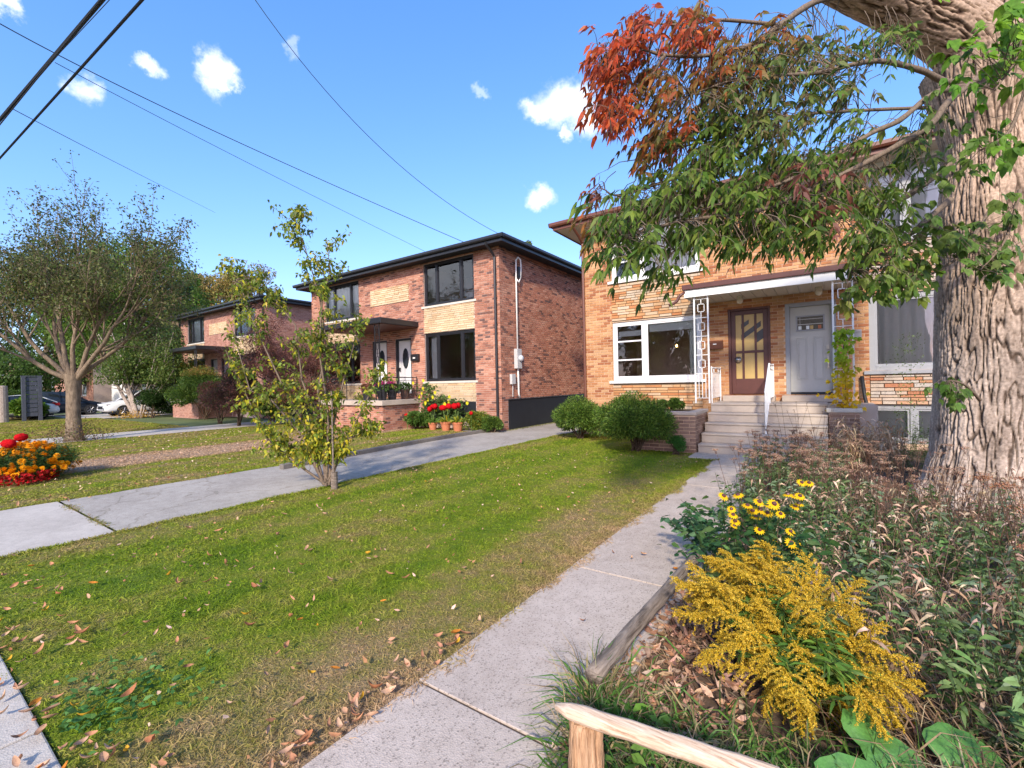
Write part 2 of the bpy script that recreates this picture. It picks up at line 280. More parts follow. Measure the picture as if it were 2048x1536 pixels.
# ------------------------------------------------------------------ builders
def tagset(o, label=None, cat=None, group=None, kind=None):
    if label: o['label'] = label
    if cat: o['category'] = cat
    if group: o['group'] = group
    if kind: o['kind'] = kind
    return o
def thing(name, label, cat, loc=(0, 0, 0), rz=0, group=None):
    o = bpy.data.objects.new(name, None); COL.objects.link(o); o.location = loc; o.rotation_euler = (0, 0, rz); o.empty_display_size = .2
    return tagset(o, label, cat, group)
def link(name, me, mat, parent=None, loc=None, rot=None, scale=None):
    o = bpy.data.objects.new(name, me); COL.objects.link(o)
    if mat is not None and not me.materials: me.materials.append(mats[mat] if isinstance(mat, str) else mat)
    if parent:
        o.parent = parent
    if loc is not None: o.location = loc
    if rot is not None: o.rotation_euler = rot
    if scale is not None: o.scale = scale
    return o
class G:
    """collects shapes, then links them as ONE mesh; coordinates are the place's, or the thing's when it has a turn of its own"""
    def __init__(s): s.v = []; s.f = []; s.t = []
    def add(s, v, f, tint=None):
        b = len(s.v); s.v += [tuple(x) for x in v]; s.f += [tuple(i + b for i in q) for q in f]
        if tint is not None: s.t += [tint] * len(v)
        return s
    def box(s, x0, y0, z0, x1, y1, z1, tint=None):
        return s.add([(x0, y0, z0), (x1, y0, z0), (x1, y1, z0), (x0, y1, z0), (x0, y0, z1), (x1, y0, z1), (x1, y1, z1), (x0, y1, z1)],
                     [(0, 3, 2, 1), (4, 5, 6, 7), (0, 1, 5, 4), (1, 2, 6, 5), (2, 3, 7, 6), (3, 0, 4, 7)], tint)
    def quad(s, a, b, c, d): return s.add([a, b, c, d], [(0, 1, 2, 3)])
    def tube(s, pts, r, n=6, cap=True):
        pts = [Vector(p) for p in pts]; rr = r if isinstance(r, (list, tuple)) else [r] * len(pts); V = []; F = []
        up = None
        for i, p in enumerate(pts):
            d = (pts[min(i + 1, len(pts) - 1)] - pts[max(i - 1, 0)]).normalized()
            if up is None: up = Vector((0, 0, 1)) if abs(d.z) < .9 else Vector((0, 1, 0))
            a = d.cross(up).normalized(); b = a.cross(d).normalized(); up = b
            for k in range(n):
                t = 2 * math.pi * k / n; V.append(p + (a * math.cos(t) + b * math.sin(t)) * rr[i])
        for i in range(len(pts) - 1):
            for k in range(n): F.append((i * n + k, i * n + (k + 1) % n, (i + 1) * n + (k + 1) % n, (i + 1) * n + k))
        if cap: F.append(tuple(range(n - 1, -1, -1))); F.append(tuple((len(pts) - 1) * n + k for k in range(n)))
        return s.add(V, F)
    def lathe(s, prof, cx=0, cy=0, n=16):
        V = []; F = []
        for r, z in prof:
            for k in range(n): t = 2 * math.pi * k / n; V.append((cx + r * math.cos(t), cy + r * math.sin(t), z))
        for i in range(len(prof) - 1):
            for k in range(n): F.append((i * n + k, i * n + (k + 1) % n, (i + 1) * n + (k + 1) % n, (i + 1) * n + k))
        F.append(tuple(range(n - 1, -1, -1))); F.append(tuple((len(prof) - 1) * n + k for k in range(n)))
        return s.add(V, F)
    def build(s, name, mat, parent=None, smooth=False, bevel=0):
        me = bpy.data.meshes.new(name); me.from_pydata(s.v, [], s.f)
        if s.t and len(s.t) == len(s.v):
            a = me.attributes.new('tint', 'FLOAT', 'POINT'); a.data.foreach_set('value', np.array(s.t, dtype=np.float32))
        if smooth: me.shade_smooth()
        me.update(); o = link(name, me, mat, parent)
        if parent and parent.type == 'EMPTY' or parent:
            o.matrix_parent_inverse = world_inv(parent)
        if bevel:
            b = o.modifiers.new('bevel', 'BEVEL'); b.width = bevel; b.segments = 2; b.limit_method = 'ANGLE'
        return o
def world_of(o):
    m = Matrix.LocRotScale(o.location, o.rotation_euler, o.scale)
    return (world_of(o.parent) @ o.matrix_parent_inverse @ m) if o.parent else m
def world_inv(o): return world_of(o).inverted()
def local(o):   # for shapes given in the thing's own frame
    o.matrix_parent_inverse = Matrix.Identity(4); return o

class T:
    """triangles in bulk (leaves, blades, twigs) with a colour per piece"""
    def __init__(s): s.V = []; s.F = []; s.C = []; s.n = 0; s.t = []
    def add(s, V, F, Cc):
        s.V.append(V.reshape(-1, 3)); s.F.append(F.reshape(-1, 3) + s.n); s.C.append(Cc.reshape(-1, 3)); s.n += len(V.reshape(-1, 3))
    def build(s, name, mat, parent=None, kind=None, smooth=False, tint=None, world=True):
        V = np.concatenate(s.V).astype(np.float32); F = np.concatenate(s.F).astype(np.int32); Cc = np.concatenate(s.C).astype(np.float32)
        me = bpy.data.meshes.new(name); me.vertices.add(len(V)); me.vertices.foreach_set('co', V.ravel())
        me.loops.add(F.size); me.loops.foreach_set('vertex_index', F.ravel()); me.polygons.add(len(F)); me.polygons.foreach_set('loop_start', np.arange(0, F.size, 3, dtype=np.int32))
        if smooth: me.polygons.foreach_set('use_smooth', np.ones(len(F), dtype=bool))
        me.update(calc_edges=True)
        a = me.attributes.new('col', 'FLOAT_COLOR', 'POINT'); a.data.foreach_set('color', np.concatenate([Cc, np.ones((len(Cc), 1), np.float32)], 1).ravel())
        if tint is not None:
            a = me.attributes.new('tint', 'FLOAT', 'POINT'); a.data.foreach_set('value', tint.astype(np.float32))
        o = link(name, me, mat, parent)
        if parent and world: o.matrix_parent_inverse = world_inv(parent)
        if kind: o['kind'] = kind
        return o
def nrm(a): return a / np.maximum(np.linalg.norm(a, axis=-1, keepdims=True), 1e-9)
def rdir(n, zlo=-1, zhi=1):
    z = rng.uniform(zlo, zhi, n); t = rng.uniform(0, 2 * np.pi, n); r = np.sqrt(1 - z * z); return np.stack([r * np.cos(t), r * np.sin(t), z], 1)
def leaves(tm, P, D, L, W, Cc, droop=.25, shape='six', Nn=None):
    n = len(P); D = nrm(D); Nn = rdir(n) if Nn is None else Nn
    S = nrm(np.cross(D, Nn)); U = np.cross(S, D); L = np.broadcast_to(L, n)[:, None]; W = np.broadcast_to(W, n)[:, None]
    dz = np.array([0, 0, -1.]) * L * droop
    if shape == 'six':
        pts = [P, P + D * L * .35 + S * W * .5 + U * W * .12, P + D * L * .35 - S * W * .5 + U * W * .12, P + D * L * .72 + S * W * .32 + dz * .35, P + D * L * .72 - S * W * .32 + dz * .35, P + D * L + dz]
        f = np.array([[0, 2, 1], [1, 2, 4], [1, 4, 3], [3, 4, 5]])
    elif shape == 'dia':
        pts = [P, P + D * L * .5 + S * W * .5 + U * W * .15, P + D * L * .5 - S * W * .5 + U * W * .15, P + D * L + dz]
        f = np.array([[0, 2, 1], [1, 2, 3]])
    elif shape == 'blade':
        pts = [P + S * W * .5, P - S * W * .5, P + D * L * .55 + S * W * .35 + dz * .25, P + D * L * .55 - S * W * .35 + dz * .25, P + D * L + dz]
        f = np.array([[0, 1, 3], [0, 3, 2], [2, 3, 4]])
    elif shape == 'tri':
        pts = [P + S * W * .5, P - S * W * .5, P + D * L + dz]; f = np.array([[0, 1, 2]])
    V = np.stack(pts, 1); k = len(pts)
    F = f[None] + (np.arange(n) * k)[:, None, None]
    tm.add(V, F, np.repeat(Cc, k, 0))
def stick(tm, A, B, ra, rb, col):
    """straight three-sided stems from A to B (arrays)"""
    n = len(A); D = nrm(B - A); X = nrm(np.cross(D, np.array([.3, .9, .31]))); Y = np.cross(D, X)
    ra = np.broadcast_to(ra, n)[:, None]; rb = np.broadcast_to(rb, n)[:, None]; ps = []
    for P, r in ((A, ra), (B, rb)):
        for k in range(3): t = 2 * math.pi * k / 3; ps.append(P + (X * math.cos(t) + Y * math.sin(t)) * r)
    V = np.stack(ps, 1); f = np.array([[0, 1, 4], [0, 4, 3], [1, 2, 5], [1, 5, 4], [2, 0, 3], [2, 3, 5]])
    tm.add(V, f[None] + (np.arange(n) * 6)[:, None, None], np.repeat(np.broadcast_to(col, (n, 3)), 6, 0))
def pick(cols, n, jit=.15, wts=None):
    c = np.array(cols)[rng.choice(len(cols), n, p=None if wts is None else np.array(wts) / sum(wts))]
    return np.clip(c * (1 + rng.normal(0, jit, (n, 1))) * (1 + rng.normal(0, jit * .3, (n, 3))), 0, 1)
def arr(v): return np.array(v, float)

# ------------------------------------------------------------------ setting: ground, paths
def sheet(name, x0, y0, x1, y1, z, mat, kind='structure', grid=None):
    g = G(); g.quad((x0, y0, z), (x1, y0, z), (x1, y1, z), (x0, y1, z)); o = g.build(name, mat); o['kind'] = kind; return o
sheet('ground', -900, -900, 900, 900, -.03, 'field')
sheet('lawn', -6.5, .47, -1.78, 12.4, 0, 'lawn')
sheet('lawn', -19.6, .47, -9.1, 12.2, 0, 'lawn')
sheet('lawn', -120, .47, -22.1, 7.2, 0, 'lawn')
sheet('lawn', -120, -3.2, 60, -1.2, 0, 'lawn')
sheet('garden_bed', -.9, .47, 9, 12.4, .005, 'soil')
sheet('driveway_asphalt', -9.1, 1.63, -6.5, 26, .006, 'drive')
sheet('driveway_apron', -9.1, -1.2, -6.5, 1.60, .008, 'apron')
sheet('neighbour_driveway', -22.1, -1.2, -19.6, 26, .006, 'apron')
sheet('parking_pad', -44, 7.2, -34.6, 20, .004, 'apron')
sheet('road', -300, -12, 300, -3.4, .0, 'road')
def slabs():
    sheet('joint_dirt', -1.78, .48, -.87, 9.4, .009, 'soil')
    w_ = thing('garden_path', 'pale speckled concrete path of cast slabs running to the front steps', 'path'); w_['kind'] = 'structure'
    ys = [.47, 1.655] + [1.655 + 1.76 * k for k in range(1, 5)] + [9.4]
    for a, b in zip(ys, ys[1:]):
        g = G(); g.box(-1.79, a + .008, -.05, -.86, b - .008, .02 + rng.uniform(-.004, .004)); g.build('slab', 'walk', w_, bevel=.003)
    g = G(); g.box(-2.3, 9.408, -.05, 0.2, 10.06, .021); g.build('slab', 'walk', w_, bevel=.003)
    s = thing('sidewalk', 'public concrete sidewalk of square slabs at the foot of the lawns', 'sidewalk'); s['kind'] = 'structure'
    x = -30.0
    while x < 12:
        g = G(); g.box(x + .006, -1.15, -.06, x + 1.5 - .006, .46, .018 + rng.uniform(-.004, .004)); g.build('slab', 'apron', s, bevel=.008); x += 1.5
slabs()
def kerbs():
    k = thing('driveway_kerb', 'low dark concrete kerb along the far side of the driveway', 'kerb'); k['kind'] = 'structure'
    pts = [(-8.55, 4.6), (-8.75, 6.5), (-8.95, 8.5), (-9.0, 10.0), (-8.95, 11.5)]
    for (a, b) in zip(pts, pts[1:]):
        g = G(); g.add([(a[0] - .14, a[1], 0), (a[0], a[1], 0), (b[0], b[1] - .01, 0), (b[0] - .14, b[1] - .01, 0), (a[0] - .14, a[1], .1), (a[0], a[1], .1), (b[0], b[1] - .01, .1), (b[0] - .14, b[1] - .01, .1)],
                       [(0, 3, 2, 1), (4, 5, 6, 7), (0, 1, 5, 4), (1, 2, 6, 5), (2, 3, 7, 6), (3, 0, 4, 7)]); g.build('kerb_stone', 'kerb', k, bevel=.01)
    # fill of lawn between the kerb and the driveway edge
    g = G(); g.add([(-9.1, 4.6, .003), (-8.55, 4.6, .003), (-8.95, 8.5, .003), (-9.1, 8.5, .003)], [(0, 1, 2, 3)]); o = g.build('kerb_strip', 'lawn'); o['kind'] = 'structure'
kerbs()

# ------------------------------------------------------------------ masonry
unit_cache = {}
def unit_box(key, sx, sy, sz, mat):
    k = (key, round(sx, 3), round(sz, 3))
    if k not in unit_cache:
        g = G(); g.box(-sx / 2, -sy, -sz / 2, sx / 2, 0, sz / 2)
        me = bpy.data.meshes.new(key); me.from_pydata(g.v, [], g.f); me.materials.append(mats[mat]); unit_cache[k] = me
    return unit_cache[k]
def inrect(x0, x1, z0, z1, holes, m=0.0):
    for (a, b, c, d) in holes:
        if x0 < b - m and x1 > a + m and z0 < d - m and z1 > c + m: return True
    return False
def clip_unit(x0, x1, z0, z1, holes):
    """pieces of [x0,x1] left when the holes are cut out"""
    segs = [(x0, x1)]
    for (a, b, c, d) in holes:
        if z0 < d - .02 and z1 > c + .02:
            o = []
            for s, e in segs:
                if e <= a or s >= b: o.append((s, e)); continue
                if s < a: o.append((s, a))
                if e > b: o.append((b, e))
            segs = o
    return [(s, e) for s, e in segs if e - s > .035]
def masonry(parent, rects, holes, mat, plane, axis='x', bw=.2, bh=.058, j=.015, name='brick', n_each=300, near=None, proud=.012, ragged=False, flip=1):
    """running bond on a wall; axis x: wall faces -Y at y=plane, axis y: wall faces +X at x=plane"""
    items = []
    for (u0, u1, z0, z1) in rects:
        row = 0; z = z0
        while z < z1 - .02:
            h = bh if not ragged else random.choice([.045, .055, .06, .075]); h = min(h, z1 - z - .003)
            if h < .02: break
            u = u0 - (0 if row % 2 == 0 else bw / 2) - (random.random() * .15 if ragged else 0)
            while u < u1:
                L = bw if not ragged else random.uniform(.16, .46)
                a, b = max(u, u0), min(u + L, u1)
                if b - a > .035:
                    for s, e in clip_unit(a, b, z, z + h, holes): items.append((s, e, z, z + h))
                u += L + j
            z += h + j; row += 1
    def key(t):
        u, zz = (t[0] + t[1]) / 2, (t[2] + t[3]) / 2
        p = Vector((u, plane, zz)) if axis == 'x' else Vector((plane, u, zz))
        return (p - Vector((0, 0, EYE))).length if near is None else (p - near).length
    items.sort(key=key)
    g = G()
    for i, (s, e, z0, z1) in enumerate(items):
        pr = proud + random.uniform(-.002, .003) + (random.uniform(0, .012) if ragged else 0)
        if i < n_each:
            q = .012; L = max(.03, round((e - s) / q) * q); H = round((z1 - z0) / .005) * .005
            me = unit_box(mat, L, .04, H, mat + '_o')
            cx, cz = (s + e) / 2, (z0 + z1) / 2
            o = bpy.data.objects.new(name, me); COL.objects.link(o); o.parent = parent; o.matrix_parent_inverse = PINV[parent.name]
            if axis == 'x': o.location = (cx, plane - pr + .04, cz)
            else: o.location = (plane + pr - .04, cx, cz); o.rotation_euler = (0, 0, math.pi / 2)
        else:
            t = random.random()
            if axis == 'x': V = [(s, plane - pr, z0), (e, plane - pr, z0), (e, plane + .01, z0), (s, plane + .01, z0), (s, plane - pr, z1), (e, plane - pr, z1), (e, plane + .01, z1), (s, plane + .01, z1)]
            else: V = [(plane + pr, s, z0), (plane + pr, e, z0), (plane - .01, e, z0), (plane - .01, s, z0), (plane + pr, s, z1), (plane + pr, e, z1), (plane - .01, e, z1), (plane - .01, s, z1)]
            g.add(V, [(0, 3, 2, 1), (4, 5, 6, 7), (0, 1, 5, 4), (1, 2, 6, 5), (3, 0, 4, 7)], t)
    if g.v:
        o = g.build(name + '_courses', mat, parent); o['kind'] = 'stuff'
PINV = {}
def house(name, label, cat, loc):
    h = thing(name, label, cat, loc); PINV[h.name] = world_inv(h); return h
def front_wall(parent, x0, x1, z0, z1, y, holes, mat, thick=.25, name='wall'):
    xs = sorted({x0, x1, *[v for h in holes for v in h[:2]]}); zs = sorted({z0, z1, *[v for h in holes for v in h[2:]]})
    xs = [v for v in xs if x0 <= v <= x1]; zs = [v for v in zs if z0 <= v <= z1]
    g = G()
    for a, b in zip(xs, xs[1:]):
        for c, d in zip(zs, zs[1:]):
            if not inrect(a + .001, b - .001, c + .001, d - .001, holes): g.quad((a, y, c), (b, y, c), (b, y, d), (a, y, d))
    for (a, b, c, d) in holes:
        y1 = y + thick
        g.quad((a, y, c), (a, y1, c), (a, y1, d), (a, y, d)); g.quad((b, y, c), (b, y, d), (b, y1, d), (b, y1, c))
        g.quad((a, y, d), (a, y1, d), (b, y1, d), (b, y, d)); g.quad((a, y, c), (b, y, c), (b, y1, c), (a, y1, c))
    return g.build(name, mat, parent)
def room(parent, a, b, c, d, y, depth=2.6, mat='room'):
    g = G(); a -= .3; b += .3; c -= .5; d += .25
    V = [(a, y, c), (b, y, c), (b, y + depth, c), (a, y + depth, c), (a, y, d), (b, y, d), (b, y + depth, d), (a, y + depth, d)]
    g.add(V, [(0, 1, 2, 3), (4, 7, 6, 5), (1, 5, 6, 2), (2, 6, 7, 3), (3, 7, 4, 0)])
    return g.build('room_interior', mat, parent)
def window(parent, a, b, c, d, y, cols, frame='black', fw=.07, sill=True, sash=(), label=None, sillmat='sill', frame_w=None, recess=.07, silld=.06):
    """a..b, c..d the opening; cols the mullion positions; sash: (i, [z...]) cross rails in light i"""
    wn = G(); yy = y + recess
    wn.box(a, yy - .03, c, a + fw, yy + .06, d); wn.box(b - fw, yy - .03, c, b, yy + .06, d); wn.box(a + fw, yy - .03, d - fw, b - fw, yy + .06, d); wn.box(a + fw, yy - .03, c, b - fw, yy + .06, c + fw)
    for m in cols: wn.box(m - fw * .6, yy - .036, c + fw, m + fw * .6, yy + .056, d - fw)
    wo = wn.build('window', frame, parent, bevel=.006)
    if label: wo['label'] = label
    edges = [a + fw] + list(cols) + [b - fw]
    for i, (p, q) in enumerate(zip(edges, edges[1:])):
        p2 = p + (fw * .6 if i > 0 else 0); q2 = q - (fw * .6 if i < len(edges) - 2 else 0)
        f = .035; g = G(); g.box(p2, yy - .015, c + fw, p2 + f, yy + .03, d - fw); g.box(q2 - f, yy - .015, c + fw, q2, yy + .03, d - fw); g.box(p2 + f, yy - .015, d - fw - f, q2 - f, yy + .03, d - fw); g.box(p2 + f, yy - .015, c + fw, q2 - f, yy + .03, c + fw + f)
        for (k, zz) in sash:
            if k == i:
                for z in zz: g.box(p2 + f, yy - .02, z - .02, q2 - f, yy + .028, z + .02)
        g.build('frame', frame, wo)
        g = G(); g.quad((p2 + f, yy + .01, c + fw + f), (q2 - f, yy + .01, c + fw + f), (q2 - f, yy + .01, d - fw - f), (p2 + f, yy + .01, d - fw - f)); g.build('pane', 'glass', wo)
    if sill:
        g = G(); g.box(a - .1, y - silld, c - .075, b + .1, y + .04, c - .002); g.build('sill', sillmat, wo, bevel=.005)
    return wo
def curtain(parent, a, b, c, d, y, mat='curtain', amp=.035, folds=9, name='curtain', skew=0):
    n = folds * 8; V = []; F = []
    for i in range(n + 1):
        t = i / n; yv = y + amp * math.sin(t * folds * 2 * math.pi + math.sin(t * 7) * 1.5) + amp * .4 * math.sin(t * folds * 4.7)
        for k in range(4):
            s = k / 3; xx = a + (b - a) * t + skew * (1 - t) * (1 - s) * (1 if k < 3 else 0); V.append((xx, yv * 1.0, c + (d - c) * s))
    for i in range(n):
        for k in range(3): q = i * 4 + k; F.append((q, q + 4, q + 5, q + 1))
    g = G(); g.add(V, F); return g.build(name, mat, parent, smooth=True)
def hip_roof(parent, x0, x1, y0, y1, z, over, fascia, roofmat, fmat, smat, fh=.18, rise=.55, name='roof'):
    a, b, c, d = x0 - over, x1 + over, y0 - over, y1 + over; z1 = z + fh
    g = G(); ridge = min((d - c), (b - a)) / 2
    V = [(a, c, z1), (b, c, z1), (b, d, z1), (a, d, z1), ((a + b) / 2 - max(0, (b - a) / 2 - ridge), (c + d) / 2, z1 + rise), ((a + b) / 2 + max(0, (b - a) / 2 - ridge), (c + d) / 2, z1 + rise)]
    g.add(V, [(0, 1, 5, 4), (1, 2, 5), (2, 3, 4, 5), (3, 0, 4)]); rf = g.build(name, roofmat, parent)
    g = G(); g.quad((a, c, z), (a, d, z), (b, d, z), (b, c, z)); g.build('soffit', smat, rf)
    g = G(); t = .03
    g.box(a - t, c - t, z - .03, b + t, c, z1 + .02); g.box(a - t, c, z - .03, a, d, z1 + .02); g.box(b, c, z - .03, b + t, d, z1 + .02); g.box(a - t, d, z - .03, b + t, d + t, z1 + .02); g.build('fascia', fmat, rf)
    # gutter: a small half channel in front of the fascia, along front and near side
    g = G(); prof = [(0, .0), (-.07, .0), (-.10, .04), (-.10, .115), (-.085, .115), (-.085, .045), (-.065, .015), (0, .015)]
    V = []; F = []
    for xx in (a - t - .1, b + t + .1):
        for (py, pz) in prof: V.append((xx, c - t + py, z1 - .1 + pz))
    n = len(prof)
    for k in range(n): F.append((k, (k + 1) % n, n + (k + 1) % n, n + k))
    F += [tuple(range(n)), tuple(range(2 * n - 1, n - 1, -1))]; g.add(V, F); g.build('gutter', fmat, rf)
    for sx, e in ((-1, a - t), (1, b + t)):
        g = G(); V = []; F = []
        for yy in (c - t - .1, d):
            for (py, pz) in prof: V.append((e - sx * py, yy, z1 - .1 + pz))
        for k in range(n): F.append((k, (k + 1) % n, n + (k + 1) % n, n + k))
        F += [tuple(range(n)), tuple(range(2 * n - 1, n - 1, -1))]; g.add(V, F); g.build('gutter', fmat, rf)
    return rf
def box_body(parent, x0, x1, y0, y1, z0, z1, mat, name='wall', front=False, sides=(1, 1)):
    g = G()
    if sides[0]: g.quad((x0, y0, z0), (x0, y0, z1), (x0, y1, z1), (x0, y1, z0))
    if sides[1]: g.quad((x1, y0, z0), (x1, y1, z0), (x1, y1, z1), (x1, y0, z1))
    g.quad((x0, y1, z0), (x0, y1, z1), (x1, y1, z1), (x1, y1, z0))
    if front: g.quad((x0, y0, z0), (x1, y0, z0), (x1, y0, z1), (x0, y0, z1))
    return g.build(name, mat, parent)
def ornate_post(parent, x, y, z0, z1, w_=.3, mat='iron', r=.014, name='canopy_post'):
    g = G(); pr = .016
    for xx in (x, x + w_): g.box(xx - pr, y - pr, z0, xx + pr, y + pr, z1)
    L = z1 - z0; n = 4; m = x + w_ / 2; hw = w_ * .23; t = .007
    def bar(xa, za, xb, zb): g.box(min(xa, xb) - t, y - t, min(za, zb) - t, max(xa, xb) + t, y + t, max(za, zb) + t)
    bar(x, z1 - .06, x + w_, z1 - .06); top = z1 - .06
    seg = (L - .75) / n
    for k in range(n):
        a = top - k * seg; b = a - seg
        bar(m, a, m, a - .12); bar(m - hw, a - .12, m + hw, a - .12); bar(m - hw, a - .12, m - hw, b + .14); bar(m + hw, a - .12, m + hw, b + .14); bar(m - hw, b + .14, m + hw, b + .14); bar(m, b + .14, m, b); bar(x, b, x + w_, b)
    if z1 - z0 > 2:
        for xx in (x + w_ * .25, x + w_ * .5, x + w_ * .75): g.box(xx - t, y - t, z0 + .12, xx + t, y + t, top - n * seg)
        bar(x, z0 + .12, x + w_, z0 + .12)
    return g.build(name, mat, parent)
def railing(parent, p, q, z0p, z0q, hgt=.85, n=9, mat='iron', name='railing', scroll=True):
    """a low iron rail between two points"""
    g = G(); P = Vector(p); Q = Vector(q)
    for t, zz in ((0, z0p), (1, z0q)):
        c = P.lerp(Q, t); g.tube([(c.x, c.y, zz), (c.x, c.y, zz + hgt + .03)], .016, 6)
    def pt(t, h): c = P.lerp(Q, t); return (c.x, c.y, z0p + (z0q - z0p) * t + h)
    g.tube([pt(0, hgt), pt(1, hgt)], .02, 6); g.tube([pt(0, hgt - .12), pt(1, hgt - .12)], .009, 5); g.tube([pt(0, .12), pt(1, .12)], .01, 5)
    for i in range(1, n): t = i / n; g.tube([pt(t, .12), pt(t, hgt - .12)], .0075, 5)
    for i in range(n // 3):
        t = (i + .5) / (n // 3); c = pt(t, hgt - .06); ring = [Vector(c) + (Q - P).normalized() * .045 * math.cos(a) + Vector((0, 0, .045 * math.sin(a))) for a in np.linspace(0, 2 * math.pi, 9)]; g.tube(ring, .006, 4)
    return g.build(name, mat, parent)

# ------------------------------------------------------------------ yellow brick house
YF = 12.45
def yellow_house():
    H = house('brick_house', 'yellow brick two storey semi detached house with brown gutter, stone bays and paired front doors', 'house', (-.945, YF, 0))
    x0, x1, zt = -5.98, 4.09, 6.08
    uw = (-5.07, -2.65, 4.42, 6.04); lw = (-5.07, -2.65, 1.56, 3.24); uw2 = (.76, 3.2, 4.42, 6.04); lw2 = (.76, 3.2, 1.66, 3.28)
    bw_ = (.76, 2.2, .12, .93); bd = (-2.02, -1.09, 1.14, 3.29); gd = (-.79, .19, 1.14, 3.28)
    holes = [uw, lw, uw2, lw2, bw_, bd, gd]
    front_wall(H, x0, x1, 0, zt, YF, holes, 'ymortar', .22)
    box_body(H, x0, x1, YF, YF + 9, 0, zt, 'ymortar', sides=(1, 1))
    near = Vector((-1.2, YF, 1.9))
    bays = [(-5.07, -2.65, 0, zt), (.76, 3.2, 0, zt)]
    masonry(H, [(x0, -5.07, 0, zt), (-2.65, .76, 0, zt), (3.2, x1, 0, zt)], holes + [(-2.4, .2, 0, .98)], 'ybrick', YF, near=near)
    masonry(H, [(-5.07, -2.65, 3.28, 4.33), (-5.07, -2.65, .05, 1.46)], [], 'stone', YF, name='stone', ragged=True, proud=.022, n_each=300)
    masonry(H, [(.77, 3.2, 3.32, 4.33), (.77, 3.2, .95, 1.56)], [], 'stone2', YF, name='stone', ragged=True, proud=.024, n_each=200)
    for (a, b, c, d) in ((-5.07, -2.65, 3.26, 4.34), (-5.07, -2.65, 0, 1.48), (.76, 3.2, 3.3, 4.34), (.76, 3.2, .93, 1.58)):
        g = G(); g.quad((a + .003, YF - .003, c), (b - .003, YF - .003, c), (b - .003, YF - .003, d), (a + .003, YF - .003, d)); g.build('stone_joint', 'smortar', H)
    for a, b, c, d in (uw, lw, uw2, lw2): room(H, a, b, c, d, YF + .225)
    room(H, bw_[0], bw_[1], bw_[2] + .4, bw_[3], YF + .225, 1)
    window(H, *uw, YF, [-4.2], 'wood_white', .09, label='upper front window papered over in white', sillmat='white', sash=[(0, [4.95, 5.5])])
    g = G(); g.quad((uw[0] + .1, YF + .12, 5.02), (uw[1] - .1, YF + .12, 5.02), (uw[1] - .1, YF + .12, 6), (uw[0] + .1, YF + .12, 6)); g.build('blind', 'blind', H)
    g = G(); g.quad((-4.1, YF + .121, 4.5), (uw[1] - .1, YF + .121, 4.5), (uw[1] - .1, YF + .121, 5.02), (-4.1, YF + .121, 5.02)); g.build('blind', 'blind', H)
    window(H, *lw, YF, [-4.15], 'wood_white', .09, label='lower front window with side sash and lamp lit room', sillmat='white', sash=[(0, [2.15, 2.68])])
    curtain(H, -3.0, -2.74, 1.7, 3.12, YF + .24, folds=3); g = G(); g.box(-4.05, YF + .15, 2.90, -2.76, YF + .17, 3.14); g.build('blind', 'curtain', H); g = G(); g.box(-4.95, YF + .15, 2.83, -4.27, YF + .17, 2.98); g.build('blind', 'curtain', H)
    window(H, *uw2, YF, [1.4, 2.6], 'greyframe', .09, label='upper right window with grey frame', sillmat='greyframe')
    curtain(H, .84, 3.1, 4.5, 5.98, YF + .16, folds=8)
    window(H, *lw2, YF, [], 'greyframe', .11, label='grey framed picture window with pale curtain', sillmat='greyframe')
    curtain(H, .9, 3.1, 1.76, 3.18, YF + .13, folds=12, amp=.022)
    window(H, *bw_, YF, [1.46], 'greyframe', .09, sill=False, label='basement window with grey frame')
    g = G(); g.quad((.86, YF + .15, .2), (2.1, YF + .15, .2), (2.1, YF + .15, .84), (.86, YF + .15, .84)); g.build('blind', 'curtain', H)
    # pendant lamps glowing in the room
    lm, t, p, o = newmat('warm_bulb'); p.inputs['Emission Color'].default_value = (1, .55, .16, 1); p.inputs['Emission Strength'].default_value = 6; mats['warm'] = lm
    for x, z in ((-3.62, 2.55), (-2.95, 2.56)):
        g = G(); g.lathe([(.004, z + .05), (.022, z + .03), (.03, z), (.018, z - .03), (.004, z - .035)], x, YF + 1.3, 10); ob = g.build('pendant_lamp', 'warm', H, smooth=True)
        g = G(); g.tube([(x, YF + 1.3, z + .05), (x, YF + 1.3, 3.4)], .004, 4); g.build('lamp_cord', 'cable', ob)
    # roof
    rf = hip_roof(H, x0, x1, YF, YF + 9, zt, .6, None, 'roofbrown', 'brown', 'soffit', fh=.16, rise=.8)
    g = G(); g.box(x0 + .02, YF - .03, zt - .10, x1, YF - .004, zt - .003); g.build('frieze_board', 'white', rf)
    for sx in (-1, 1):
        g = G(); xx = x0 + .05 if sx < 0 else x1 - .05
        g.tube([(xx - .02, YF - .66, zt + .06), (xx - .02, YF - .64, zt - .06), (xx, YF - .3, zt - .25), (xx, YF - .075, zt - .42), (xx, YF - .065, .15), (xx, YF - .2, .06)], .042, 8); g.build('downspout', 'brown', rf)
    # doors
    D = G(); a, b, c, d = bd; D.box(a, YF + .02, c, a + .06, YF + .12, d); D.box(b - .06, YF + .02, c, b, YF + .12, d); D.box(a + .06, YF + .02, d - .06, b - .06, YF + .12, d); dr = D.build('door', 'brown_dark', H, bevel=.006); dr['label'] = 'brown framed screen door with amber glass'
    a += .062; b -= .062; d -= .062; c += .03; y = YF + .06
    S = G(); S.box(a, y, c, a + .1, y + .045, d); S.box(b - .1, y, c, b, y + .045, d); S.box(a + .1, y, d - .1, b - .1, y + .045, d); S.box(a + .1, y, c, b - .1, y + .045, c + .38); S.box(a + .1, y, 2.18, b - .1, y + .045, 2.24)
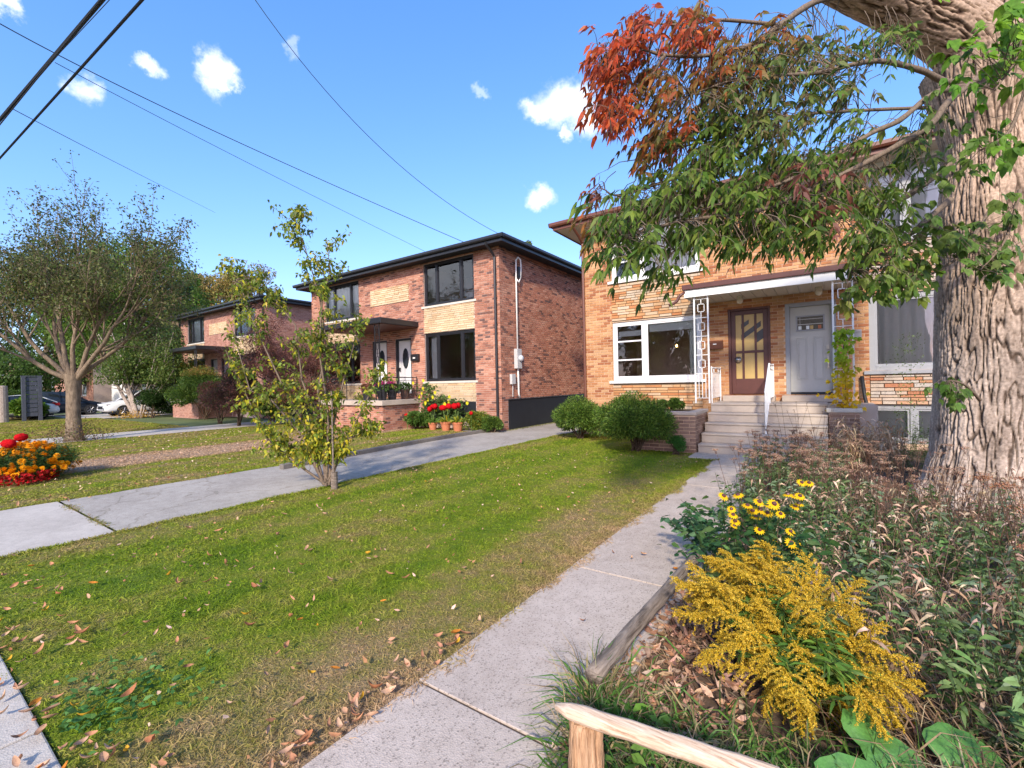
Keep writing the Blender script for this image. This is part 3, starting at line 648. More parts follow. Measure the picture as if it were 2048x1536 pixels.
    S.box(a + .24, y + .001, c + .38, a + .29, y + .044, d - .1); S.box(b - .29, y + .001, c + .38, b - .24, y + .044, d - .1); S.build('screen_frame', 'brown_dark', dr, bevel=.005)
    g = G(); g.box(a + .1, y + .02, c + .38, b - .1, y + .03, d - .1); g.build('amber_pane', 'amber', dr)
    for pts in ([(-1.73, 2.78), (-1.56, 2.9), (-1.56, 3.0), (-1.73, 2.9)], [(-1.73, 2.5), (-1.3, 2.82), (-1.3, 2.95), (-1.73, 2.64)], [(-1.40, 2.42), (-1.2, 2.56), (-1.2, 2.8), (-1.40, 2.66)]):
        g = G(); n = len(pts); V = [(px_, y + .012, pz) for px_, pz in pts] + [(px_, y + .019, pz) for px_, pz in pts]; g.add(V, [tuple(range(n)), tuple(range(2 * n - 1, n - 1, -1))] + [(k, n + k, n + (k + 1) % n, (k + 1) % n) for k in range(n)]); g.build('glass_strip', 'smoke', dr)
    g = G(); g.lathe([(.02, 0), (.065, .004), (.08, .01), (.04, .02), (.03, .03), (.034, .05), (.015, .06)], 0, 0, 14)
    ob = g.build('handle', 'steel', dr, smooth=True); ob.matrix_parent_inverse = Matrix.Identity(4); ob.parent = dr; ob.matrix_parent_inverse = world_inv(dr); ob.location = (a + .15, y - .0, 2.02); ob.rotation_euler = (math.pi / 2, 0, 0)
    # grey door
    a, b, c, d = gd; g = G(); g.box(a, YF - .01, c, a + .09, YF + .11, d); g.box(b - .09, YF - .01, c, b, YF + .11, d); g.box(a + .09, YF - .01, d - .09, b - .09, YF + .11, d); dr = g.build('door', 'greyframe', H, bevel=.008); dr['label'] = 'grey panelled front door with small leaded light'
    a += .092; b -= .092; d -= .092; y = YF + .07
    g = G(); g.box(a, y, c + .07, b, y + .045, d); g.build('door_leaf', 'grey', dr)
    g = G(); g.box(a, y - .06, c, b, y + .05, c + .065); g.build('threshold', 'blackpaint', dr)
    for p0, p1 in ((a + .13, a + .34), (b - .34, b - .13)):
        g = G(); z0, z1 = 1.5, 2.48
        for (q0, q1, r0, r1) in ((p0, p0 + .02, z0, z1), (p1 - .02, p1, z0, z1), (p0 + .02, p1 - .02, z1 - .02, z1), (p0 + .02, p1 - .02, z0, z0 + .02)): g.box(q0, y - .012, r0, q1, y - .001, r1)
        g.box(p0 + .045, y - .008, z0 + .045, p1 - .045, y - .001, z1 - .045); g.build('raised_panel', 'grey', dr, bevel=.004)
    g = G(); z0, z1 = 2.62, 2.98; p0, p1 = a + .12, b - .12
    for (q0, q1, r0, r1) in ((p0, p0 + .03, z0, z1), (p1 - .03, p1, z0, z1), (p0 + .03, p1 - .03, z1 - .03, z1), (p0 + .03, p1 - .03, z0, z0 + .03)): g.box(q0, y - .02, r0, q1, y - .001, r1)
    g.build('light_frame', 'greyframe', dr)
    g = G(); g.box(p0 + .03, y - .008, z0 + .03, p1 - .03, y - .002, z1 - .03); g.build('leaded_pane', 'lead', dr)
    for i in range(6):
        g = G(); xx = p0 + .05 + i * (p1 - p0 - .1) / 6; g.box(xx, y - .012, z0 + .04, xx + (p1 - p0 - .1) / 6 - .015, y - .009, z0 + .12); g.build('lead_square', ['curtain', 'lead', 'curtain', 'amber', 'lead', 'terracotta'][i], dr)
    g = G(); g.box(p0 + .035, y - .012, z0 + .15, p1 - .035, y - .009, z0 + .162); g.box(p0 + .035, y - .012, z0 + .27, p1 - .035, y - .009, z0 + .278); g.box(p0 + .08, y - .012, z0 + .035, p0 + .086, y - .009, z1 - .035); g.build('lead_bar', 'steel', dr)
    g = G(); g.box(b - .1, y - .03, 2.18, b - .04, y - .001, 2.28); g.box(b - .1, y - .025, 2.06, b - .045, y - .001, 2.12); g.box(b - .085, y - .05, 1.76, b - .055, y - .035, 2.0); g.box(b - .085, y - .036, 1.98, b - .055, y - .001, 2.01); g.box(b - .095, y - .02, 1.74, b - .045, y - .001, 1.8); g.build('handle', 'steel', dr, bevel=.004)
    # mailboxes, house lamps
    for (x, z, m, hh) in ((-2.30, 2.41, 'brown', .2), (.46, 2.47, 'greyframe', .17)):
        g = G(); ww = .34; yy = YF - .015
        g.add([(x - ww / 2, yy, z - hh / 2), (x + ww / 2, yy, z - hh / 2), (x + ww / 2, yy, z + hh / 2 + .02), (x - ww / 2, yy, z + hh / 2 + .02), (x - ww / 2, yy - .09, z - hh / 2), (x + ww / 2, yy - .09, z - hh / 2), (x + ww / 2, yy - .11, z + hh / 2 - .03), (x - ww / 2, yy - .11, z + hh / 2 - .03)],
                 [(0, 1, 2, 3), (4, 7, 6, 5), (0, 4, 5, 1), (3, 2, 6, 7), (0, 3, 7, 4), (1, 5, 6, 2)])
        mb = g.build('mailbox', m, H, bevel=.004)
        g = G(); g.box(x - .14, yy - .118, z + hh / 2 - .045, x + .14, yy - .105, z + hh / 2 - .03); g.build('lid', m, mb)
        if x < 0:
            g = G(); g.box(x - .05, yy - .113, z + .01, x + .03, yy - .106, z + .035); g.build('name_plate', 'white', mb)
    # canopy
    cy0 = 11.2; z = 3.5; g = G(); g.box(-2.72, cy0, z + .02, .66, YF - .002, z + .16); cn = g.build('canopy', 'white', H); cn['label'] = 'flat white porch canopy with brown edge'
    g = G(); g.box(-2.74, cy0 - .05, z - .015, .68, cy0 - .003, z + .16); g.box(-2.74, cy0 - .003, z - .015, -2.722, YF - .003, z + .16); g.box(.662, cy0 - .003, z - .015, .68, YF - .003, z + .16); g.build('fascia', 'white', cn)
    g = G(); g.box(-2.78, cy0 - .1, z + .162, .72, YF - .003, z + .28); g.build('roof_edge', 'brown_dark', cn, bevel=.01)
    n = 15
    for i in range(n):
        a = -2.71 + i * 3.36 / n; g = G(); g.box(a, cy0, z + .001, a + 3.36 / n - .012, YF - .01, z + .018); g.build('soffit_board', 'soffit', cn)
    g = G(); g.tube([(-2.72, cy0 - .03, z + .12), (-2.84, cy0 - .05, z + .05), (-2.9, cy0 - .08, z - .08), (-3.0, cy0 - .1, z - .14), (-3.08, cy0 - .12, z - .16)], .035, 8); g.build('waterspout', 'brown_dark', cn, smooth=True)
    for x in (-1.66, -.12):
        g = G(); g.lathe([(.06, z), (.062, z - .03), (.04, z - .04), (.055, z - .06), (.075, z - .11), (.06, z - .16), (.02, z - .18)], x, 11.9, 14); g.build('porch_lamp', 'bulb', cn, smooth=True)
    ornate_post(H, -2.54, 11.24, 1.0, 3.49, .3); ornate_post(H, .12, 11.24, 1.0, 3.49, .32)
    railing(H, (-2.2, 11.3, 0), (-2.2, 12.35, 0), 1.0, 1.0, .82, 8)
    return H
yellow_house()
def steps():
    H = thing('front_steps', 'weathered concrete front steps and landing between planter and brick pier', 'steps', (-1.1, 10.6, 0))
    PINV[H.name] = world_inv(H)
    X0, X1 = -2.26, 0.0; r = .2; t = .285; yb = 10.07
    for k in range(5):
        z1 = (k + 1) * r; y0 = yb + k * t; last = k == 4; xa = X0 + k * .012
        g = G(); g.box(xa, y0 + .018, z1 - r + .001, X1, (YF - .003) if last else y0 + t + .1, z1 - .045); g.box(xa, y0, z1 - .044, X1 + .003, (YF - .004) if last else y0 + t + .1, z1); g.build('step' if not last else 'landing', 'concrete', H, bevel=.012)
    for a, b in ((-2.12, -1.0), (-.86, .3)):
        g = G(); g.box(a, YF - .32, 1.001, b, YF - .006, 1.14); g.build('door_step', 'concrete', H, bevel=.01)
    g = G(); g.box(X1 + .003, 11.2, 0, .8, YF - .006, .98); g.build('side_landing', 'concrete', H, bevel=.01)
    # middle rail: flat on the landing, then down the stairs
    railing(H, (-1.03, 12.2, 0), (-1.03, 11.33, 0), 1.0, 1.0, .85, 9); railing(H, (-1.03, 11.31, 0), (-1.03, 10.45, 0), 1.0, .42, .85, 9)
    pr = thing('brick_pier', 'low brick pier with stone cap at the right of the front steps', 'pier', (.25, 11.2, 0)); PINV[pr.name] = world_inv(pr)
    g = G(); g.box(.022, 10.97, 0, .5, 11.19, .85); g.build('core', 'rmortar', pr)
    masonry(pr, [(.015, .505, .02, .84)], [], 'pier', 10.97, n_each=200)
    g = G(); g.box(-.02, 10.9, .852, .55, 11.195, .93); g.build('cap_stone', 'sill', pr, bevel=.01)
    pl = thing('brick_planter', 'brown brick planter box with concrete coping left of the front steps', 'planter', (-2.9, 10.6, 0)); PINV[pl.name] = world_inv(pl)
    a, b, c, d = -3.6, -2.3, 10.05, 11.25
    g = G(); g.box(a, c, 0, b, d, .80); g.build('core', 'ymortar', pl)
    masonry(pl, [(a, b + .01, .01, .80)], [], 'pier', c, bh=.062, n_each=150); masonry(pl, [(c, d, .01, .80)], [], 'pier', b, axis='y', bh=.062, n_each=150)
    g = G(); e = .02; g.box(a, c - .03, .802, b + .03, c + .17, .872); g.box(b - .17, c + .172, .802, b + .03, d, .872); g.build('coping', 'concrete', pl, bevel=.008)
    g = G(); g.box(a, c + .172, .801, b - .172, d, .84); g.build('soil', 'soil', pl)
steps()

# ------------------------------------------------------------------ red brick houses
RF = 11.98
def red_house(dx, label, brick, n_each, full=True, plaque=True, side=True, zoff=0):
    xr, xl, zt = -8.74 + dx, -19.46 + dx, 6.05
    H = house('brick_house', label, 'house', ((xr + xl) / 2, RF, 0)); mor = 'rmortar'
    uw = (-12.2 + dx, -9.8 + dx, 4.44, 6.0); lw = (-12.2 + dx, -9.8 + dx, 1.68, 3.44)
    m = lambda a: (2 * (-14.1 + dx) - a[1], 2 * (-14.1 + dx) - a[0], a[2], a[3]); uw2, lw2 = m(uw), m(lw)
    d2 = (-13.82 + dx, -12.92 + dx, 1.25, 3.36); d1 = (-15.2 + dx, -14.3 + dx, 1.25, 3.36)
    bw1 = (-12.2 + dx, -9.83 + dx, .1, .95); bw2 = m(bw1)
    plq = (-15.22 + dx, -12.98 + dx, 4.78, 5.42)
    holes = [uw, lw, uw2, lw2, d1, d2]
    front_wall(H, xl, xr, 0, zt, RF, holes, mor, .22)
    yb = RF + 9.5
    box_body(H, xl, xr, RF, yb, 0, zt, mor)
    nr = Vector((xr, RF, 2.5))
    bays = [(-12.2 + dx, -9.8 + dx, 0, 4.44), (m((-12.2 + dx, -9.8 + dx, 0, 4.44))[0], m((-12.2 + dx, -9.8 + dx, 0, 4.44))[1], 0, 4.44)]
    masonry(H, [(xl, xr + .012, .02, zt)], holes + bays + [plq, (-15.6 + dx, -12.5 + dx, 0, 1.05)], brick, RF, near=nr, n_each=n_each)
    if side:
        masonry(H, [(RF + .002, yb, .02, zt)], [(RF + .35, yb, 0, 1.0)], brick, xr, axis='y', near=nr, n_each=n_each // 2)
        g = G(); g.box(xr + .002, RF + .36, 0, xr + .03, yb, .985); g.build('foundation_band', 'blackpaint', H)
        g = G(); g.box(xr + .002, RF + .34, .987, xr + .05, yb, 1.02); g.build('band_flashing', 'black', H)
    for (a, b) in ((-12.2 + dx, -9.8 + dx), (bays[1][0], bays[1][1])):
        masonry(H, [(a + .01, b - .01, 3.46, 4.36), (a + .01, b - .01, .97, 1.6)], [], 'lstone', RF, name='stone', ragged=True, n_each=120 if full else 0, proud=.02)
        for z0, z1 in ((3.45, 4.37), (.96, 1.61)):
            g = G(); g.quad((a, RF - .004, z0), (b, RF - .004, z0), (b, RF - .004, z1), (a, RF - .004, z1)); g.build('stone_joint', 'smortar' if 0 else 'sill', H)
        g = G(); g.box(a + .02, RF - .012, .3, b - .02, RF - .002, .95); g.build('basement_panel', 'blackpaint', H)
    masonry(H, [(plq[0], plq[1], plq[2], plq[3])], [], 'lstone', RF, name='stone', ragged=True, n_each=60 if full else 0, proud=.035)
    for i, q in enumerate((uw, uw2)): window(H, *q, RF, [q[0] + .62, q[1] - .62], 'black', .07, silld=.05)
    for q in (lw, lw2): window(H, *q, RF, [q[0] + .62, q[1] - .62], 'black', .07, silld=.05)
    for q in holes[:4]: room(H, *q, RF + .225)
    for q in (uw2,): curtain(H, q[0] + .1, q[1] - .1, q[2] + .1, q[3] - .1, RF + .2, folds=9)
    for q in (lw,): curtain(H, q[0] + .1, q[0] + .5, q[2] + .1, q[3] - .1, RF + .25, folds=3)
    rf = hip_roof(H, xl, xr, RF, yb, zt, .45, None, 'roof', 'black', 'blackpaint', fh=.17, rise=.9)
    g = G(); xx = xr - .12
    g.tube([(xx - .02, RF - .5, zt + .03), (xx - .02, RF - .48, zt - .05), (xx, RF - .25, zt - .2), (xx, RF - .075, zt - .36), (xx, RF - .07, .12), (xx, RF - .18, .05)], .045, 8); g.build('downspout', 'black', rf)
    for q, mt_ in ((d1, 'grey'), (d2, 'grey')):
        a, b, c, d = q; g = G(); g.box(a, RF + .02, c, a + .07, RF + .14, d); g.box(b - .07, RF + .02, c, b, RF + .14, d); g.box(a + .07, RF + .02, d - .07, b - .07, RF + .14, d); dr = g.build('door', 'black', H)
        g = G(); g.box(a + .07, RF + .12, c, b - .07, RF + .16, d - .07); g.build('door_leaf', 'whitehouse' if full else 'greyframe', dr)
        g = G(); g.box(a + .12, RF + .07, 2.1, a + .15, RF + .119, 2.25); g.build('handle', 'black', dr)
        if full:
            g = G(); g.lathe([(.16, 0), (.165, .02), (.15, .03)], 0, 0, 16); ob = g.build('oval_light', 'carglass', dr); ob.location = ((a + b) / 2, RF + .12, 2.6); ob.rotation_euler = (math.pi / 2, 0, 0); ob.scale = (1, 2.4, 1)
    g = G(); x = -12.66 + dx; g.box(x - .2, RF - .13, 2.47, x + .2, RF - .015, 2.72); mb = g.build('mailbox', 'black', H, bevel=.01)
    g = G(); g.box(x - .06, RF - .137, 2.55, x + .06, RF - .131, 2.6); g.build('name_plate', 'white', mb)
    # canopy, porch
    cy0 = 10.2; g = G(); g.box(-16.1 + dx, cy0, 3.72, -12.5 + dx, RF - .003, 3.92); cn = g.build('canopy', 'black', H, bevel=.02)
    g = G(); g.box(-16.02 + dx, cy0 + .08, 3.69, -12.58 + dx, RF - .005, 3.718); g.build('soffit', 'brown_dark', cn)
    for x in (-12.84 + dx, -15.9 + dx): ornate_post(H, x - .12, cy0 + .12, 1.06, 3.7, .24, 'black')
    g = G(); g.box(-16.1 + dx, cy0 - .02, .88, -12.48 + dx, RF - .004, 1.05); pf = g.build('porch_floor', 'concrete', H, bevel=.01)
    g = G(); g.box(-16.0 + dx, cy0 + .1, 0, -12.6 + dx, RF - .005, .878); g.build('porch_base', 'rmortar', H)
    masonry(H, [(-16.0 + dx, -12.6 + dx, .02, .86)], [], brick, cy0 + .098, n_each=0); masonry(H, [(cy0 + .1, RF - .02, .02, .86)], [], brick, -12.6 + dx, axis='y', n_each=0)
    railing(H, (-12.58 + dx, cy0 + .15, 0), (-12.58 + dx, RF - .1, 0), 1.05, 1.05, .8, 12, 'black'); railing(H, (-15.9 + dx, cy0 + .1, 0), (-14.6 + dx, cy0 + .1, 0), 1.05, 1.05, .8, 12, 'black')
    return H
RH = red_house(0, 'red brick two storey semi detached house with black trim, stone bay and black canopy', 'rbrick', 300)
red_house(-14.9, 'farther red brick house with black canopy half hidden by shrubs', 'pbrick', 0, full=False)
def service_mast():
    m = thing('electricity_meter', 'grey electricity meter box with white conduit on the red brick side wall', 'electricity meter', (-8.7, 13, 0))
    x = -8.74 + .02; y = 12.85
    g = G(); g.box(x, y - .14, 2.05, x + .14, y + .14, 2.72); o = g.build('meter_box', 'conduit', m, bevel=.01)
    g = G(); g.lathe([(.1, 0), (.1, .07), (.08, .11), (.02, .12)], 0, 0, 16); q = g.build('meter_dial', 'lamp', o, smooth=True); q.location = (x + .14, y + .02, 2.4); q.rotation_euler = (0, math.pi / 2, 0)
    g = G(); g.tube([(x + .06, y, 2.72), (x + .06, y, 5.2), (x + .07, y, 5.75), (x + .1, y + .08, 5.86), (x + .12, y + .2, 5.8), (x + .1, y + .26, 5.6), (x + .08, y + .24, 5.2), (x + .08, y + .12, 5.0), (x + .07, y + .02, 5.1)], .028, 8); g.build('conduit', 'white', m, smooth=True)
    g = G(); g.tube([(x + .05, y + .02, 2.05), (x + .05, y + .03, 1.2), (x + .04, y + .1, 1.06)], .03, 8); g.build('conduit', 'white', m, smooth=True)
    g = G(); g.box(x + .04, y + .1, 5.15, x + .1, y + .24, 5.55); g.build('cable_cleat', 'black', m)
    g = G(); g.box(x, y - .42, 1.52, x + .1, y - .2, 1.86); g.build('junction_box', 'conduit', m, bevel=.01)
    g = G(); g.tube([(x + .04, y - .3, 1.52), (x + .03, y - .3, 1.1)], .015, 6); g.build('ground_wire', 'conduit', m)
service_mast()
def white_house():
    H = thing('rendered_house', 'white rendered house with grey side wall behind the parked cars', 'house', (-50, 16, 0))
    x0, x1, y0, zt = -57, -43.6, 14, 8.2
    ho = [(-47, -45.2, 1.4, 3.1), (-47, -45.2, 4.6, 6.2), (-52.5, -50.5, 4.6, 6.2), (-52.5, -50.5, 1.4, 3.1)]
    front_wall(H, x0, x1, 0, zt, y0, ho, 'whitehouse', .2); box_body(H, x0, x1, y0, 24, 0, zt, 'greyhouse')
    for q in ho: window(H, *q, y0, [(q[0] + q[1]) / 2], 'black'); room(H, *q, y0 + .21)
    hip_roof(H, x0, x1, y0, 24, zt, .4, None, 'roof', 'greyframe', 'soffit')
    H = thing('brick_house', 'plain reddish brick house at the left behind the black car', 'house', (-57, 14, 0)); PINV[H.name] = world_inv(H)
    front_wall(H, -74, -58.5, 0, 6.5, 13, [(-62.5, -60.8, 1.2, 2.8), (-69, -67, 1.2, 2.8)], 'rmortar', .2); box_body(H, -74, -58.5, 13, 22, 0, 6.5, 'rmortar')
    masonry(H, [(-74, -58.5, .02, 6.48)], [(-62.5, -60.8, 1.2, 2.8), (-69, -67, 1.2, 2.8)], 'pbrick', 13, bw=.4, bh=.13, n_each=0)
    for q in ((-62.5, -60.8, 1.2, 2.8), (-69, -67, 1.2, 2.8)): window(H, *q, 13, [], 'wood_white'); room(H, *q, 13.21)
    hip_roof(H, -74, -58.5, 13, 22, 6.5, .4, None, 'roof', 'wood_white', 'soffit')
white_house()

# ------------------------------------------------------------------ cars
def car(label, paint, loc, rz, L=4.6, kind='suv', cat='car', tail=False):
    c = thing('parked_car', label, cat, loc, rz)
    H = 1.66 if kind == 'suv' else 1.45
    # side stations: x, belt height, bottom, half width
    st = [(-L / 2, .62, .42, .72), (-L / 2 + .06, .86, .30, .82), (-L / 2 + .5, .98, .24, .90), (-L / 2 + 1.1, 1.03, .24, .92), (0, 1.02, .24, .93), (L / 2 - 1.5, 1.02, .24, .93), (L / 2 - .9, .98, .24, .91), (L / 2 - .3, .86, .26, .86), (L / 2 - .05, .70, .32, .76), (L / 2, .55, .42, .66)]
    V = []; F = []; n = 9
    for (x, b, z0, hw) in st:
        h = b - z0; pr = [(-hw * .86, z0), (-hw * .97, z0 + h * .15), (-hw, z0 + h * .5), (-hw * .965, z0 + h * .86), (-hw * .86, b), (0, b + .03)]
        pr += [(-a, z) for a, z in reversed(pr[:-1])]; n = len(pr); V += [(x, a, z) for a, z in pr]
    for i in range(len(st) - 1):
        for k in range(n): F.append((i * n + k, i * n + (k + 1) % n, (i + 1) * n + (k + 1) % n, (i + 1) * n + k))
    F += [tuple(range(n)), tuple((len(st) - 1) * n + k for k in range(n - 1, -1, -1))]
    g = G(); g.add(V, F); body = local(g.build('body', paint, c, smooth=True)); s = body.modifiers.new('s', 'SUBSURF'); s.levels = 1; s.render_levels = 1
    r0, r1 = -L / 2 + .12, L / 2 - 1.05; t0, t1 = -L / 2 + (.55 if kind == 'suv' else .95), L / 2 - 1.95
    g = G(); zb = .97
    V = []; F = []
    for (x, z, hw) in ((r0, zb, .80), (t0, H - .06, .60), ((t0 + t1) / 2, H, .64), (t1, H - .05, .61), (r1, zb, .80)): V += [(x, -hw, z), (x, hw, z)]
    for k in (1, 2, 3): pass
    base = [(r0, -.84, zb), (r1, -.84, zb), (r1, .84, zb), (r0, .84, zb)]
    # glasshouse as its own dark mesh, roof panel on top
    g.add([(r0, -.8, zb), (t0, -.62, H - .07), ((t0 + t1) / 2, -.66, H - .03), (t1, -.63, H - .06), (r1, -.8, zb), (r0, .8, zb), (t0, .62, H - .07), ((t0 + t1) / 2, .66, H - .03), (t1, .63, H - .06), (r1, .8, zb)],
          [(0, 4, 3, 2, 1), (5, 6, 7, 8, 9), (0, 1, 6, 5), (1, 2, 7, 6), (2, 3, 8, 7), (3, 4, 9, 8)]); gh = local(g.build('glasshouse', 'carglass', c))
    g = G(); e = .03; g.add([(t0 - .06, -.6, H - .06), ((t0 + t1) / 2, -.66, H - .01), (t1 + .05, -.61, H - .05), (t1 + .05, .61, H - .05), ((t0 + t1) / 2, .66, H - .01), (t0 - .06, .6, H - .06), ((t0 + t1) / 2, 0, H + .03)],
          [(0, 1, 6), (1, 2, 6), (2, 3, 6), (3, 4, 6), (4, 5, 6), (5, 0, 6)]); local(g.build('roof_panel', paint, c))
    for sy in (-1, 1):
        for (xa, xb) in ((r1 + .02, t1 + .03), (0.1, .05), (r0 + .0, t0 - .03)):
            g = G(); g.tube([(xa, sy * .815, zb), (xb, sy * .65, H - .045)], .035, 6); local(g.build('pillar', paint, c))
        g = G(); g.box(r1 - .45, sy * .98 - .08, zb + .0, r1 - .3, sy * .98 + .08, zb + .13); local(g.build('mirror', paint, c, bevel=.03))
        for xx in (-L / 2 + .85, L / 2 - .9):
            g = G(); R = .35; prof = [(R * .62, -.11), (R, -.1), (R, .1), (R * .62, .11)]; g.lathe(prof, 0, 0, 24); wh = g.build('wheel', 'rubber', c); wh.matrix_parent_inverse = Matrix.Identity(4); wh.location = (xx, sy * .84, R); wh.rotation_euler = (math.pi / 2, 0, 0)
            g = G(); g.lathe([(R * .6, -.125), (R * .6, .125)], 0, 0, 20)
            rm = link('rim', None, None, wh) if False else None
            g2 = G()
            for k in range(7):
                a = k * 2 * math.pi / 7; g2.tube([(0, 0, .118 * 1), (math.cos(a) * R * .6, math.sin(a) * R * .6, .118)], .022, 4); g2.tube([(0, 0, -.118), (math.cos(a) * R * .6, math.sin(a) * R * .6, -.118)], .022, 4)
            g2.lathe([(R * .64, -.11), (R * .64, -.122), (R * .58, -.122), (R * .58, .122), (R * .64, .122), (R * .64, .11)], 0, 0, 20)
            rr = g2.build('rim', 'rim', wh); rr.matrix_parent_inverse = Matrix.Identity(4)
        g = G(); g.box(L / 2 - .32, sy * .62 - .16, .70, L / 2 - .07, sy * .62 + .16, .80); local(g.build('headlight', 'lamp', c, bevel=.03))
        g = G(); g.box(-L / 2 - .0, sy * .68 - .13, .78, -L / 2 + .22, sy * .68 + .17, .94); local(g.build('tail_light', 'tail', c, bevel=.04))
    g = G(); g.box(L / 2 - .12, -.4, .45, L / 2 + .01, .4, .66); local(g.build('grille', 'blackpaint', c, bevel=.03))
    g = G(); g.box(-L / 2 + .3, -.9, .2, L / 2 - .3, .9, .3); local(g.build('skirt', 'blackpaint', c))
    return c
car('white car with dark wheels parked nose out beside the leaning pale trunks', 'carwhite', (-37.0, 10.85, 0), -math.pi / 2 + .03, 4.7)
car('black car parked in the middle of the row behind the old tree trunk', 'carblack', (-42.3, 7.5, 0), math.pi / 2, 4.9)
car('white car showing a red tail light beside the dark slatted screen', 'carwhite', (-39.5, 4.95, 0), -math.pi / 2, 4.2, 'car')
car('dark grey car at the picture edge behind green bushes', 'cargrey', (-46.5, 4.6, 0), -math.pi / 2, 4.6)
def screen():
    s = thing('slatted_screen', 'dark grey screen of horizontal boards with square posts by the cars', 'screen', (-37.5, 6, 0))
    x = -37.2; y0, y1 = 5.3, 5.95
    for k in range(9):
        g = G(); g.box(x - .02, y0 + .1, .25 + k * .25, x + .02, y1 - .1, .25 + k * .25 + .22); g.build('board', 'greyhouse' if 0 else 'screenboard', s)
    for yy in (y0, y1): g = G(); g.box(x - .08, yy - .08, 0, x + .08, yy + .08, 2.5); g.build('post', 'screenboard', s)
    g = G(); g.box(x - .06, y0 - .1, 2.505, x + .06, y1 + .1, 2.56); g.build('top_rail', 'screenboard', s)
mats['screenboard'] = simple('charcoal_board', (.07, .075, .095), .6, .2)
screen()

# ------------------------------------------------------------------ trees: limbs and leaf crowns
def limb(tm, pts, radii, n=7):
    g = G(); g.tube(pts, radii, n, cap=False); V = np.array([tuple(v) for v in g.v]); F = []
    for f in g.f: F += [(f[0], f[1], f[2]), (f[0], f[2], f[3])]
    tm.add(V, np.array(F), np.tile([[.2, .15, .1]], (len(V), 1)))
def grow(tm, start, d, length, r, level, tips, spread=.6, up=.25, n_sub=4, seg=5, wob=.12, minr=.006, keep=.75, taper=.45):
    pts = [Vector(start)]; d = Vector(d).normalized(); radii = [r]
    for i in range(seg):
        d = (d + Vector(rdir(1)[0]) * wob + Vector((0, 0, up * .12))).normalized(); pts.append(pts[-1] + d * length / seg); radii.append(r * (1 - (1 - taper) * (i + 1) / seg))
    limb(tm, pts, radii, 7 if r > .05 else (5 if r > .015 else 3))
    if level == 0:
        for p in pts[1:]: tips.append((p, d.copy()))
        return
    for k in range(n_sub):
        t = random.uniform(.35, 1); i = min(int(t * seg), seg - 1); p = pts[i].lerp(pts[i + 1], t * seg - i) if i < seg else pts[-1]
        a = Vector(rdir(1)[0]); a = (a - a.dot(d) * d).normalized(); nd = (d * (1 - spread * .5) + a * spread + Vector((0, 0, up * .5))).normalized()
        grow(tm, p, nd, length * random.uniform(.5, keep), max(minr, radii[i] * .55), level - 1, tips, spread, up, n_sub, seg, wob, minr, keep, taper)
    grow(tm, pts[-1], d, length * .7, radii[-1], level - 1, tips, spread, up, n_sub, seg, wob, minr, keep, taper)
def lumpy(n, centers, radii, squash=1.0, inner=.55):
    """points in a crown made of overlapping clumps"""
    ci = rng.choice(len(centers), n, p=np.array(radii) ** 2 / np.sum(np.array(radii) ** 2)); c = np.array(centers)[ci]; r = np.array(radii)[ci][:, None]
    d = rdir(n); rr = rng.uniform(inner, 1, (n, 1)) ** .6; off = d * r * rr; off[:, 2] *= squash; return c + off, d
def crown_tree(name, label, cat, base, h, rx, cols, n_leaf, leaf=.12, trunk_r=.2, group=None, clumps=26, z0=.35, barkm='bark2', squash=.85, wts=None, shape='dia', conical=False, droop=.3):
    t = thing(name, label, cat, base, group=group); bx, by, bz = base
    tr = T(); limb(tr, [(bx, by, bz - .05), (bx + .05, by, bz + h * .3), (bx - .05, by + .1, bz + h * .75)], [trunk_r * 1.2, trunk_r * .8, trunk_r * .25], 9)
    cs = []; rs = []
    for k in range(clumps):
        u = random.random(); z = z0 + (1 - z0) * u
        wdt = (1 - u) ** .8 if conical else math.sin(math.pi * (.15 + .8 * u)) ** .7
        a = random.uniform(0, 2 * math.pi); r_ = rx * wdt * random.uniform(.35, .8); cs.append((bx + r_ * math.cos(a), by + r_ * math.sin(a), bz + h * (z - .08))); rs.append(rx * random.uniform(.22, .42) * (.5 + .5 * wdt))
        limb(tr, [(bx, by, bz + h * max(.25, z * .6)), ((bx + cs[-1][0]) / 2, (by + cs[-1][1]) / 2, bz + h * z * .8), cs[-1]], [trunk_r * .35, trunk_r * .2, trunk_r * .06], 5)
    tr.build('trunk', barkm, t, smooth=True)
    P, d = lumpy(n_leaf, cs, rs); tm = T(); D = nrm(d * .6 + rdir(n_leaf) * .8 + np.array([0, 0, -.3]))
    # clumps of their own hue
    shade = pick(cols, n_leaf, .22, wts)
    leaves(tm, P, D, rng.uniform(.7, 1.3, n_leaf) * leaf, rng.uniform(.7, 1.2, n_leaf) * leaf * .6, shade, droop, shape)
    tm.build('crown', 'leaf', t, 'stuff'); return t
GREEN = [(.05, .10, .018), (.075, .13, .02), (.10, .16, .03), (.035, .07, .015)]
OLIVE = [(.13, .15, .04), (.17, .18, .05), (.09, .105, .035), (.14, .12, .05)]
